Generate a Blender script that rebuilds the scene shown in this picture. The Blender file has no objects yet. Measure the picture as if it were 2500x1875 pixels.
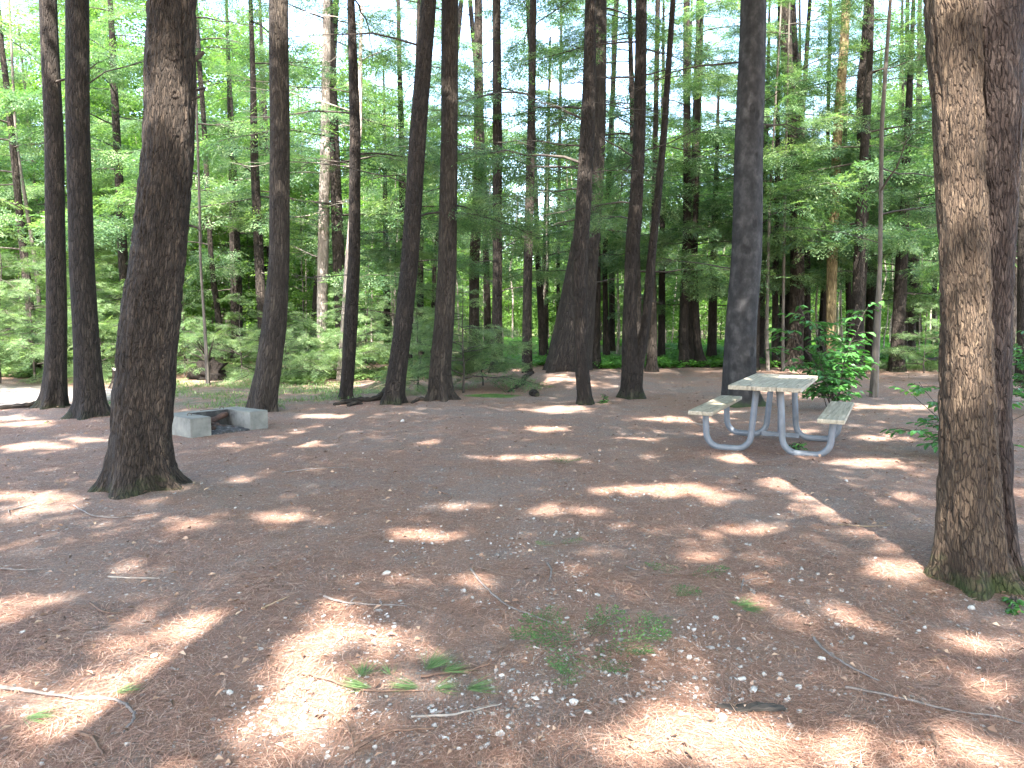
import bpy, math, random
import numpy as np
from mathutils import Vector, Matrix

SC = bpy.context.scene
COL = SC.collection
PI = math.pi
rng = np.random.default_rng(7)

# ------------------------------------------------------------------ camera model
F_PX, H = 1950.0, 1.52
TH = math.atan(172.5 / F_PX)
CT, ST = math.cos(TH), math.sin(TH)

def ray(u, v):
    a = (u - 1250.0) / F_PX
    b = -(v - 937.5) / F_PX
    return np.array([a, CT + b * ST, -ST + b * CT])

def gpt(u, v, z=0.0):
    """point of the level plane z seen at photo pixel (u, v)"""
    d = ray(u, v)
    t = (H - z) / -d[2]
    return d[0] * t, d[1] * t

def dpt(u, v, Y):
    d = ray(u, v)
    t = Y / d[1]
    return d[0] * t, H + d[2] * t

def project(x, y, z):
    dz = z - H
    f = y * CT - dz * ST
    up = y * ST + dz * CT
    f = np.where(f < 0.05, 0.05, f)
    return 1250 + F_PX * x / f, 937.5 - F_PX * up / f

SUN_EL = math.radians(50)
SUN_AZ = math.radians(5)          # light travels towards +Y, a little to +X
LDIR = np.array([math.sin(SUN_AZ) * math.cos(SUN_EL), math.cos(SUN_AZ) * math.cos(SUN_EL), -math.sin(SUN_EL)])

# ------------------------------------------------------------------ noise
def _h(ix, iy, s):
    n = (ix.astype(np.int64) * 374761393 + iy.astype(np.int64) * 668265263 + s * 1274126177) & 0x7fffffff
    n = ((n ^ (n >> 13)) * 1274126177) & 0x7fffffff
    return ((n ^ (n >> 16)) & 0xffff) / 65535.0

def vnoise(x, y, s=0, perx=None):
    ix = np.floor(x).astype(np.int64); iy = np.floor(y).astype(np.int64)
    fx = x - ix; fy = y - iy
    fx = fx * fx * (3 - 2 * fx); fy = fy * fy * (3 - 2 * fy)
    ix1 = ix + 1
    if perx:
        ix = ix % perx; ix1 = ix1 % perx
    return (_h(ix, iy, s) * (1 - fx) + _h(ix1, iy, s) * fx) * (1 - fy) + (_h(ix, iy + 1, s) * (1 - fx) + _h(ix1, iy + 1, s) * fx) * fy

def fbm(x, y, s=0, o=4):
    a, t, w = 0.5, 0.0, 0.0
    for i in range(o):
        t = t + a * vnoise(x * 2 ** i, y * 2 ** i, s + i); w += a; a *= 0.5
    return t / w

MOUNDS = []   # x, y, height, radius
def gz(x, y):
    x = np.asarray(x, float); y = np.asarray(y, float)
    z = (fbm(x * 0.35 + 9, y * 0.35 + 3, 5, 3) - 0.5) * 0.10
    z = z + (fbm(x * 0.08 + 1, y * 0.08, 9, 2) - 0.5) * np.clip((y - 14) / 20, 0, 1) * 0.7
    for mx, my, mh, mr in MOUNDS:
        z = z + mh * np.exp(-((x - mx) ** 2 + (y - my) ** 2) / (mr * mr))
    return z

# ------------------------------------------------------------------ mesh helpers
class MB:
    """collects vertices, faces (quads/tris/ngons), material slots, uv and a tint value per face"""
    def __init__(s):
        s.V = []; s.F = []; s.n = 0
    def add(s, verts, faces, mat=0, tint=None, uv=None, smooth=True):
        verts = np.asarray(verts, float).reshape(-1, 3)
        faces = np.asarray(faces, dtype=np.int64)
        k = len(faces)
        if tint is None: tint = np.full(k, 0.5)
        s.V.append(verts); s.F.append((faces + s.n, np.full(k, mat), np.asarray(tint, float), uv, np.full(k, smooth)))
        s.n += len(verts)
    def quads(s, Q, mat=0, tint=None):
        Q = np.asarray(Q, float)
        m = len(Q)
        if m == 0: return
        s.add(Q.reshape(-1, 3), np.arange(m * 4).reshape(m, 4), mat, tint, None, False)
    def build(s, name, mats, parent=None, loc=(0, 0, 0)):
        me = bpy.data.meshes.new(name)
        V = np.concatenate(s.V)
        V = V - np.asarray(loc, float)
        me.vertices.add(len(V)); me.vertices.foreach_set('co', V.astype(np.float32).ravel())
        loops = np.concatenate([f[0].ravel() for f in s.F])
        sizes = np.concatenate([np.full(len(f[0]), f[0].shape[1]) for f in s.F])
        starts = np.concatenate([[0], np.cumsum(sizes)[:-1]])
        me.loops.add(len(loops)); me.loops.foreach_set('vertex_index', loops.astype(np.int32))
        me.polygons.add(len(sizes))
        me.polygons.foreach_set('loop_start', starts.astype(np.int32))
        me.polygons.foreach_set('loop_total', sizes.astype(np.int32))
        me.polygons.foreach_set('material_index', np.concatenate([f[1] for f in s.F]).astype(np.int32))
        me.update(calc_edges=True)
        me.polygons.foreach_set('use_smooth', np.concatenate([f[4] for f in s.F]))
        at = me.attributes.new('tint', 'FLOAT', 'FACE')
        at.data.foreach_set('value', np.concatenate([f[2] for f in s.F]).astype(np.float32))
        if any(f[3] is not None for f in s.F):
            uvl = me.uv_layers.new(name='UVMap')
            UV = np.concatenate([(f[3].reshape(-1, 2) if f[3] is not None else np.zeros((f[0].size, 2))) for f in s.F])
            uvl.data.foreach_set('uv', UV.astype(np.float32).ravel())
        for m in mats: me.materials.append(m)
        o = bpy.data.objects.new(name, me); COL.objects.link(o)
        o.location = loc
        if parent is not None:
            o.parent = parent
        return o

def empty(name, loc, label=None, cat=None, group=None):
    o = bpy.data.objects.new(name, None); COL.objects.link(o)
    o.empty_display_size = 0.3
    o.location = loc
    tag(o, label, cat, group)
    return o

def tag(o, label=None, cat=None, group=None, kind=None):
    if label: o['label'] = label
    if cat: o['category'] = cat
    if group: o['group'] = group
    if kind: o['kind'] = kind
    return o

def local_build(mb, name, mats, root):
    """vertices are world coordinates: store them relative to the root"""
    o = mb.build(name, mats, None, tuple(root.location))
    o.location = (0, 0, 0); o.parent = root
    return o

def copy_tree(o, loc, rz, sc, label=None, group=None):
    c = o.copy(); COL.objects.link(c)
    c.location = loc; c.rotation_euler = (0, 0, rz); c.scale = (sc, sc, sc)
    if label: c['label'] = label
    if group: c['group'] = group
    for ch in list(o.children):
        d = ch.copy(); COL.objects.link(d); d.parent = c
    return c

def tube(mb, P, R, n=8, mat=0, cap=True, uvs=True, tint=0.5):
    P = np.asarray(P, float); R = np.asarray(R, float)
    T = np.gradient(P, axis=0); T /= np.linalg.norm(T, axis=1)[:, None] + 1e-9
    ref = np.array([0.0, 0, 1]) if abs(T[:, 2]).mean() < 0.8 else np.array([0.0, 1, 0])
    A = np.cross(T, ref); A /= np.linalg.norm(A, axis=1)[:, None] + 1e-9
    B = np.cross(T, A)
    ph = np.arange(n + 1) / n * 2 * PI
    V = P[:, None] + R[:, None, None] * (np.cos(ph)[None, :, None] * A[:, None] + np.sin(ph)[None, :, None] * B[:, None])
    k = len(P); W = n + 1
    V = V.reshape(-1, 3)
    i, j = np.meshgrid(np.arange(k - 1), np.arange(n), indexing='ij')
    a = (i * W + j).ravel(); f = np.stack([a, a + 1, a + W + 1, a + W], 1)
    s = np.concatenate([[0], np.cumsum(np.linalg.norm(np.diff(P, axis=0), axis=1))])
    rm = R.mean()
    uu = np.tile(ph * rm, k); vv = np.repeat(s, W)
    uv = np.stack([uu, vv], 1)[f]
    mb.add(V, f, mat, np.full(len(f), tint), uv)
    if cap:
        for ring, p in ((0, P[0]), (k - 1, P[-1])):
            idx = ring * W + np.arange(n)
            vs = np.concatenate([V[idx], [p]])
            jj = np.arange(n)
            mb.add(vs, np.stack([jj, (jj + 1) % n, np.full(n, n)], 1), mat, np.full(n, tint))

def rbox(mb, size, M, bev=0.006, mat=0, tint=0.5):
    """box with chamfered edges, transformed by 4x4 M"""
    import bmesh
    bm = bmesh.new()
    bmesh.ops.create_cube(bm, size=1.0)
    bmesh.ops.scale(bm, vec=size, verts=bm.verts)
    if bev: bmesh.ops.bevel(bm, geom=list(bm.edges), offset=bev, segments=2, affect='EDGES', profile=0.6)
    bm.verts.ensure_lookup_table()
    vs = np.array([tuple(M @ v.co) for v in bm.verts])
    by = {}
    for f in bm.faces:
        by.setdefault(len(f.verts), []).append([v.index for v in f.verts])
    base = True
    off = mb.n
    first = True
    for k, fl in by.items():
        if first:
            mb.add(vs, fl, mat, np.full(len(fl), tint), None, False); first = False
        else:
            mb.n -= len(vs); mb.V.append(np.zeros((0, 3)))
            mb.F.append((np.asarray(fl) + off, np.full(len(fl), mat), np.full(len(fl), tint), None, np.full(len(fl), False)))
            mb.n += len(vs)
    bm.free()

# ------------------------------------------------------------------ materials
def newmat(name):
    m = bpy.data.materials.new(name); m.use_nodes = True
    nt = m.node_tree; nt.nodes.clear()
    out = nt.nodes.new('ShaderNodeOutputMaterial')
    return m, nt, out
def N(nt, t, **kw):
    n = nt.nodes.new(t)
    for k, v in kw.items():
        if k.startswith('i_'): n.inputs[k[2:].replace('_', ' ')].default_value = v
        else: setattr(n, k, v)
    return n
def lk(nt, a, b): nt.links.new(a, b)
def ramp(nt, fac, stops):
    r = N(nt, 'ShaderNodeValToRGB')
    e = r.color_ramp.elements
    while len(e) < len(stops): e.new(0.5)
    for el, (p, c) in zip(e, stops):
        el.position = p; el.color = (c[0], c[1], c[2], 1) if len(c) == 3 else c
    lk(nt, fac, r.inputs[0]); return r.outputs[0]
def g(v): return (v, v, v)
def mix(nt, fac, a, b, mode='MIX'):
    m = N(nt, 'ShaderNodeMix', data_type='RGBA', blend_type=mode)
    if isinstance(fac, float): m.inputs[0].default_value = fac
    else: lk(nt, fac, m.inputs[0])
    for s, x in ((m.inputs[6], a), (m.inputs[7], b)):
        if isinstance(x, tuple): s.default_value = (*x, 1)
        else: lk(nt, x, s)
    return m.outputs[2]
def mth(nt, op, a, b=None, clamp=False):
    m = N(nt, 'ShaderNodeMath', operation=op); m.use_clamp = clamp
    for s, x in zip(m.inputs, (a, b)):
        if x is None: continue
        if isinstance(x, (int, float)): s.default_value = x
        else: lk(nt, x, s)
    return m.outputs[0]
def noise(nt, vec, scale, detail=4, rough=0.55, dist=0.0):
    n = N(nt, 'ShaderNodeTexNoise'); n.inputs['Scale'].default_value = scale
    n.inputs['Detail'].default_value = detail; n.inputs['Roughness'].default_value = rough
    n.inputs['Distortion'].default_value = dist
    if vec is not None: lk(nt, vec, n.inputs['Vector'])
    return n
def mapping(nt, vec, scale=(1, 1, 1), rot=(0, 0, 0), loc=(0, 0, 0)):
    m = N(nt, 'ShaderNodeMapping'); m.inputs['Scale'].default_value = scale
    m.inputs['Rotation'].default_value = rot; m.inputs['Location'].default_value = loc
    lk(nt, vec, m.inputs['Vector']); return m.outputs[0]

def leafmat(name, stops, trans=0.35, rough=0.45, tcol=(1.3, 1.5, 0.6)):
    m, nt, out = newmat(name)
    at = N(nt, 'ShaderNodeAttribute', attribute_name='tint')
    oi = N(nt, 'ShaderNodeObjectInfo')
    t = mth(nt, 'ADD', at.outputs['Fac'], mth(nt, 'MULTIPLY', mth(nt, 'SUBTRACT', oi.outputs['Random'], 0.5), 0.25))
    c = ramp(nt, t, stops)
    p = N(nt, 'ShaderNodeBsdfPrincipled'); p.inputs['Roughness'].default_value = rough
    p.inputs['Specular IOR Level'].default_value = 0.35
    lk(nt, c, p.inputs['Base Color'])
    tr = N(nt, 'ShaderNodeBsdfTranslucent')
    lk(nt, mix(nt, 1.0, c, tcol, 'MULTIPLY'), tr.inputs['Color'])
    ms = N(nt, 'ShaderNodeMixShader'); ms.inputs[0].default_value = trans
    lk(nt, p.outputs[0], ms.inputs[1]); lk(nt, tr.outputs[0], ms.inputs[2]); lk(nt, ms.outputs[0], out.inputs[0])
    return m

def barkmat(name, dark, mid, light, fleck=(0.3, 0.26, 0.22), scale=1.0, bump=1.0, moss=0.0, smoothbark=False, mosscol=(0.04, 0.07, 0.015), crackw=0.16):
    m, nt, out = newmat(name)
    tc = N(nt, 'ShaderNodeTexCoord')
    oi = N(nt, 'ShaderNodeObjectInfo')
    sh = N(nt, 'ShaderNodeVectorMath', operation='ADD')
    cmb = N(nt, 'ShaderNodeCombineXYZ')
    lk(nt, mth(nt, 'MULTIPLY', oi.outputs['Random'], 37.0), cmb.inputs[1])
    lk(nt, tc.outputs['UV'], sh.inputs[0]); lk(nt, cmb.outputs[0], sh.inputs[1])
    uv = sh.outputs[0]
    n0 = noise(nt, mapping(nt, uv, (1, .45, 1)), 16 * scale, 4, .7)
    w = N(nt, 'ShaderNodeVectorMath', operation='SCALE'); w.inputs['Scale'].default_value = 0.045 / scale
    sb = N(nt, 'ShaderNodeVectorMath', operation='SUBTRACT'); sb.inputs[1].default_value = (.5, .5, .5)
    lk(nt, n0.outputs['Color'], sb.inputs[0]); lk(nt, sb.outputs[0], w.inputs[0])
    ad = N(nt, 'ShaderNodeVectorMath', operation='ADD'); lk(nt, uv, ad.inputs[0]); lk(nt, w.outputs[0], ad.inputs[1])
    if smoothbark:
        n1 = noise(nt, mapping(nt, ad.outputs[0], (1.0, .7, 1)), 7, 5, .6)
        n2 = noise(nt, mapping(nt, uv, (30, 5, 1)), 3, 4, .6)
        sp = N(nt, 'ShaderNodeTexVoronoi'); sp.inputs['Scale'].default_value = 3.4
        lk(nt, mapping(nt, ad.outputs[0], (1.3, .8, 1)), sp.inputs['Vector'])
        spot = ramp(nt, sp.outputs['Distance'], [(0.0, g(1)), (0.16, g(0.9)), (0.26, g(0))])
        c = ramp(nt, n1.outputs[0], [(0.3, dark), (0.5, mid), (0.72, light)])
        c = mix(nt, mth(nt, 'MULTIPLY', n2.outputs[0], 0.55), c, tuple(x * 0.55 for x in mid))
        c = mix(nt, mth(nt, 'MULTIPLY', spot, 0.6), c, tuple(x * 0.35 for x in dark))
        hgt = mth(nt, 'ADD', mth(nt, 'MULTIPLY', n2.outputs[0], 0.35), mth(nt, 'MULTIPLY', spot, -0.6))
        hd = 0.012
    else:
        vo = N(nt, 'ShaderNodeTexVoronoi', feature='DISTANCE_TO_EDGE'); vo.inputs['Scale'].default_value = 1.0
        lk(nt, mapping(nt, ad.outputs[0], (38 * scale, 6.5 * scale, 1)), vo.inputs['Vector'])
        vc = N(nt, 'ShaderNodeTexVoronoi'); vc.inputs['Scale'].default_value = 1.0
        lk(nt, mapping(nt, ad.outputs[0], (38 * scale, 6.5 * scale, 1)), vc.inputs['Vector'])
        n1 = noise(nt, mapping(nt, uv, (64 * scale, 9 * scale, 1)), 1.0, 6, .72)
        n3 = noise(nt, mapping(nt, uv, (2.2, .8, 1)), 1.6, 4, .6)
        plate = ramp(nt, vo.outputs['Distance'], [(0.0, g(0)), (crackw, g(1))])
        plate2 = mth(nt, 'MULTIPLY', mth(nt, 'ADD', mth(nt, 'MULTIPLY', plate, .5), .5), mth(nt, 'ADD', mth(nt, 'MULTIPLY', n1.outputs[0], 1.7), -0.30), clamp=True)
        c = mix(nt, ramp(nt, plate2, [(0.1, g(0)), (0.75, g(1))]), dark, mid)
        sepc = N(nt, 'ShaderNodeSeparateColor'); lk(nt, vc.outputs['Color'], sepc.inputs[0])
        c = mix(nt, mth(nt, 'MULTIPLY', ramp(nt, sepc.outputs[0], [(0.5, g(0)), (1.0, g(1))]), plate2), c, light)
        c = mix(nt, mth(nt, 'MULTIPLY', ramp(nt, n1.outputs[0], [(0.60, g(0)), (0.70, g(1))]), 0.55), c, fleck)
        c = mix(nt, ramp(nt, n3.outputs[0], [(0.35, g(0.55)), (0.62, g(0))]), c, tuple(x * 0.8 for x in dark))
        hgt = mth(nt, 'ADD', plate, mth(nt, 'MULTIPLY', n1.outputs[0], 0.9))
        hd = 0.028
    if moss > 0:
        sx = N(nt, 'ShaderNodeSeparateXYZ'); lk(nt, tc.outputs['UV'], sx.inputs[0])
        nm = noise(nt, mapping(nt, uv, (1, 1, 1)), 6, 5, .7)
        mk = mth(nt, 'SUBTRACT', mth(nt, 'MULTIPLY', nm.outputs[0], 2.0), mth(nt, 'MULTIPLY', sx.outputs[1], 2.6))
        mk = ramp(nt, mk, [(0.62, g(0)), (1.0, g(moss))])
        c = mix(nt, mk, c, mosscol)
    p = N(nt, 'ShaderNodeBsdfPrincipled'); p.inputs['Roughness'].default_value = 0.85
    p.inputs['Specular IOR Level'].default_value = 0.25
    lk(nt, c, p.inputs['Base Color'])
    b = N(nt, 'ShaderNodeBump'); b.inputs['Strength'].default_value = bump; b.inputs['Distance'].default_value = hd
    lk(nt, hgt, b.inputs['Height']); lk(nt, b.outputs[0], p.inputs['Normal'])
    lk(nt, p.outputs[0], out.inputs[0])
    return m

def simplemat(name, stops, scale=10, stretch=(1, 1, 1), rough=0.8, bump=0.3, bd=0.01, detail=6, metal=0.0, spec=0.4, tintmix=0.0):
    m, nt, out = newmat(name)
    tc = N(nt, 'ShaderNodeTexCoord')
    n = noise(nt, mapping(nt, tc.outputs['Object'], stretch), scale, detail, .62)
    f = n.outputs[0]
    if tintmix:
        at = N(nt, 'ShaderNodeAttribute', attribute_name='tint')
        f = mth(nt, 'ADD', mth(nt, 'MULTIPLY', f, 1 - tintmix), mth(nt, 'MULTIPLY', at.outputs['Fac'], tintmix))
    c = ramp(nt, f, stops)
    p = N(nt, 'ShaderNodeBsdfPrincipled'); p.inputs['Roughness'].default_value = rough
    p.inputs['Metallic'].default_value = metal; p.inputs['Specular IOR Level'].default_value = spec
    lk(nt, c, p.inputs['Base Color'])
    b = N(nt, 'ShaderNodeBump'); b.inputs['Strength'].default_value = bump; b.inputs['Distance'].default_value = bd
    lk(nt, n.outputs[0], b.inputs['Height']); lk(nt, b.outputs[0], p.inputs['Normal'])
    lk(nt, p.outputs[0], out.inputs[0])
    return m

M_HEM = leafmat('hemlock_needles', [(0.0, (0.030, 0.070, 0.042)), (0.4, (0.078, 0.15, 0.078)), (0.75, (0.145, 0.225, 0.11)), (1.0, (0.25, 0.33, 0.17))], 0.45)
M_HEMY = leafmat('sunlit_hemlock_growth', [(0.0, (0.045, 0.09, 0.045)), (0.4, (0.10, 0.17, 0.075)), (0.75, (0.19, 0.27, 0.13)), (1.0, (0.30, 0.37, 0.20))], 0.4)  # pale new-growth green, also brightened to paint sunlight onto the saplings
M_BRD = leafmat('broad_leaves', [(0.0, (0.05, 0.105, 0.03)), (0.5, (0.10, 0.185, 0.05)), (1.0, (0.19, 0.29, 0.10))], 0.52)
M_UND = leafmat('pale_undergrowth', [(0.0, (0.04, 0.08, 0.025)), (0.5, (0.09, 0.15, 0.05)), (1.0, (0.18, 0.25, 0.10))], 0.35)
M_FERN = leafmat('fern_leaves', [(0.0, (0.05, 0.14, 0.03)), (0.5, (0.10, 0.26, 0.05)), (1.0, (0.18, 0.36, 0.08))], 0.4)
M_SHRUB = leafmat('shrub_leaves', [(0.0, (0.03, 0.10, 0.03)), (0.5, (0.055, 0.16, 0.04)), (1.0, (0.10, 0.24, 0.05))], 0.3, .35)
M_BARK = barkmat('hemlock_bark', (0.010, 0.0075, 0.006), (0.040, 0.030, 0.024), (0.080, 0.062, 0.048), (0.14, 0.115, 0.095), 0.9, 1.0, 0.25)
M_BARKG = barkmat('grey_brown_bark', (0.015, 0.011, 0.009), (0.058, 0.045, 0.035), (0.10, 0.080, 0.060), (0.17, 0.14, 0.115), 0.8, 1.0, 0.0)
M_HERO = barkmat('old_pine_bark', (0.011, 0.008, 0.006), (0.070, 0.050, 0.037), (0.14, 0.102, 0.074), (0.24, 0.185, 0.14), 1.7, 1.0, 0.35)
M_RIGHT = barkmat('tan_pine_bark', (0.034, 0.021, 0.015), (0.15, 0.103, 0.068), (0.235, 0.168, 0.110), (0.31, 0.235, 0.165), 2.0, 1.0, 0.7, crackw=0.14)
M_RIGHT2 = barkmat('dark_purple_bark', (0.026, 0.017, 0.015), (0.105, 0.073, 0.060), (0.185, 0.138, 0.115), (0.30, 0.24, 0.20), 1.9, 1.0, 0.8, crackw=0.18)
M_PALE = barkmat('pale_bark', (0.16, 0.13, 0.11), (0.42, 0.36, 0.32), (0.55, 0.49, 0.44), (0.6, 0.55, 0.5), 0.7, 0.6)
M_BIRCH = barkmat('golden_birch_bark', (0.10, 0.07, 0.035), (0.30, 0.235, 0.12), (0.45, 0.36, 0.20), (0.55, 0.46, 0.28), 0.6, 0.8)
M_BEECH = barkmat('smooth_grey_bark', (0.012, 0.0115, 0.012), (0.030, 0.029, 0.030), (0.078, 0.075, 0.075), smoothbark=True, moss=0.5)
M_TWIG = simplemat('twig_bark', [(0.3, (0.025, 0.020, 0.016)), (0.7, (0.075, 0.062, 0.052))], 8, (1, 1, 1), .9, .3)
M_DEADW = simplemat('dead_branch_wood', [(0.3, (0.16, 0.13, 0.11)), (0.7, (0.36, 0.32, 0.28))], 12, (1, 1, 1), .9, .3)
M_SAPL = simplemat('sapling_bark', [(0.3, (0.045, 0.038, 0.032)), (0.7, (0.13, 0.112, 0.094))], 9, (1, 1, .3), .9, .3)

# ------------------------------------------------------------------ foliage templates
def rotz(a):
    c, s = np.cos(a), np.sin(a); z = np.zeros_like(a); o = np.ones_like(a)
    return np.stack([np.stack([c, -s, z], -1), np.stack([s, c, z], -1), np.stack([z, z, o], -1)], -2)
def rotx(a):
    c, s = np.cos(a), np.sin(a); z = np.zeros_like(a); o = np.ones_like(a)
    return np.stack([np.stack([o, z, z], -1), np.stack([z, c, -s], -1), np.stack([z, s, c], -1)], -2)
def roty(a):
    c, s = np.cos(a), np.sin(a); z = np.zeros_like(a); o = np.ones_like(a)
    return np.stack([np.stack([c, z, s], -1), np.stack([z, o, z], -1), np.stack([-s, z, c], -1)], -2)

def leaves(pos, ang, pitch, roll, L, W, fold=0.0):
    """diamond-shaped leaf faces starting at pos"""
    n = len(pos)
    L = np.broadcast_to(L, (n,)); W = np.broadcast_to(W, (n,))
    z = np.zeros(n)
    Q = np.stack([np.stack([z, z, z], -1), np.stack([L * .45, -W / 2, z + fold], -1), np.stack([L, z, z], -1), np.stack([L * .45, W / 2, z + fold], -1)], 1)
    R = rotz(ang) @ roty(pitch) @ rotx(roll)
    return np.einsum('nij,nkj->nki', R, Q) + pos[:, None]

def place(Qt, R, T):
    """template (k,4,3), matrices (m,3,3), offsets (m,3)"""
    out = np.einsum('mij,kqj->mkqi', R, Qt) + T[:, None, None]
    return out.reshape(-1, 4, 3)

def make_spray(r, L=0.42, tw=9, per=5, ll=0.06, lw=0.016):
    pos = []; ang = []
    for i in range(tw):
        t = (i + .6) / tw
        side = 1 if i % 2 else -1
        l2 = L * 0.62 * (1 - t) ** 0.75 * min(1, t * 4 + .35) + 0.03
        a = side * (0.95 - 0.35 * t) + r.normal(0, .08)
        for k in range(per):
            s = (k + .3) / per
            pos.append([L * t * 0.95 + math.cos(a) * l2 * s, math.sin(a) * l2 * s, 0])
            ang.append(a + (0.6 if k % 2 else -0.6) * r.uniform(.5, 1.1))
    for k in range(per):
        pos.append([L * (0.45 + .5 * k / per), 0, 0]); ang.append(r.normal(0, .5))
    pos = np.array(pos); ang = np.array(ang); n = len(pos)
    pos[:, 2] -= (pos[:, 0] ** 2) * 0.35
    return leaves(pos, ang, r.normal(0.1, .18, n), r.normal(0, .3, n), ll * r.uniform(.7, 1.3, n), lw * r.uniform(.8, 1.3, n))

def make_branch(seed, L=2.6, coarse=False, dens=1.0):
    """hemlock bough along +X: returns foliage quads, tints and wood strands (polyline, radii)"""
    r = np.random.default_rng(seed)
    if coarse: sprays = [make_spray(r, 0.52, 10, 4, 0.075, 0.022) for _ in range(4)]
    else: sprays = [make_spray(r) for _ in range(4)]
    wood = []
    s = np.linspace(0, 1, 9)
    bend = r.normal(0, .12)
    ax = np.stack([L * s, L * bend * s ** 2, L * (0.10 * s - 0.24 * s ** 2)], 1)
    ax[:, 1:] += np.cumsum(r.normal(0, .012 * L, (9, 2)), axis=0)
    wood.append((ax, np.linspace(0.018 * L / 2.6 + .004, 0.004, 9)))
    T = []; A = []
    n2 = int(9 * dens)
    for side in (-1, 1):
        for i in range(n2):
            t = 0.22 + 0.75 * (i + r.uniform(0, .9)) / n2
            p = np.array([np.interp(t, s, ax[:, k]) for k in range(3)])
            l2 = L * 0.40 * (1.08 - t) ** .8 * r.uniform(.6, 1.1)
            a = side * r.uniform(.7, 1.15) + bend
            d = np.array([math.cos(a), math.sin(a), r.normal(-.10, .22)])
            q = p + d * l2; q[2] -= 0.12 * l2
            if not coarse: wood.append((np.array([p, (p + q) / 2 + [0, 0, .02], q]), np.array([.005, .004, .002])))
            m = max(1, int(l2 / 0.24 + .6))
            for k in range(m):
                w = (k + .35) / m
                for sd in (-1, 1):
                    if r.random() < .38: continue
                    T.append(p + (q - p) * w + [0, 0, r.normal(0, .015)])
                    A.append(a + sd * r.uniform(.25, .8))
            T.append(p + (q - p) * .8); A.append(a)
    for k in range(4):
        T.append(ax[-1 - (k // 2)]); A.append(bend + r.normal(0, .5))
    T = np.array(T); A = np.array(A); n = len(T)
    R = rotz(A) @ roty(r.normal(.22, .24, n)) @ rotx(r.normal(0, .42, n))
    R = R * r.uniform(.75, 1.25, n)[:, None, None]
    Q = []; tn = []
    which = r.integers(0, len(sprays), n)
    for w in range(len(sprays)):
        idx = np.where(which == w)[0]
        if len(idx) == 0: continue
        Q.append(place(sprays[w], R[idx], T[idx]))
        base = r.uniform(.15, .75, len(idx)) + .15 * (T[idx, 0] / L)
        tn.append((base[:, None] + r.normal(0, .13, (len(idx), len(sprays[w])))).ravel())
    return np.concatenate(Q), np.clip(np.concatenate(tn), 0, 1), wood

BR = [make_branch(100 + i, 2.6) for i in range(6)]
BRC = [make_branch(200 + i, 2.8, True) for i in range(5)]

def dead_twigs(mb, r, p0, a, L, mat=1, rad=0.012, pitch=0.1, n=5, seg=7):
    """a bare, forked, drooping branch"""
    s = np.linspace(0, 1, seg)
    d = np.array([math.cos(a) * math.cos(pitch), math.sin(a) * math.cos(pitch), math.sin(pitch)])
    P = p0 + d * (L * s)[:, None]
    P[:, 2] -= .10 * L * s ** 2
    P += np.concatenate([[[0, 0, 0]], np.cumsum(r.normal(0, .018 * L, (seg - 1, 3)), axis=0)])
    tube(mb, P, np.linspace(rad, .003, seg), 5, mat, False)
    for k in range(n):
        t = r.uniform(.3, .95); q = np.array([np.interp(t, s, P[:, i]) for i in range(3)])
        aa = a + r.choice([-1, 1]) * r.uniform(.4, 1.0); l = L * r.uniform(.12, .35)
        e = q + np.array([math.cos(aa), math.sin(aa), r.normal(-.15, .25)]) * l
        tube(mb, np.array([q, (q + e) / 2 + r.normal(0, .02, 3), e]), np.array([.0045, .0035, .0015]), 4, mat, False)

def add_bough(mb, r, tmpl, p, a, scale, pitch, lit_test=True, leafmat_i=0, woodmat_i=1):
    Q, tn, wood = tmpl
    R = (rotz(np.array([a])) @ roty(np.array([-pitch])) @ rotx(np.array([r.normal(0, .15)])))[0] * scale
    Q2 = np.einsum('ij,nkj->nki', R, Q) + p
    t2 = tn + r.normal(0, .08)
    if lit_test:
        keep = ~in_lit(Q2[:, 0], 0.85)
        Q2 = Q2[keep]; t2 = t2[keep]
    mb.quads(Q2, leafmat_i, np.clip(t2, 0, 1))
    for P, rad in wood:
        tube(mb, (R @ P.T).T + p, rad * scale, 4, woodmat_i, False)

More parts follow.
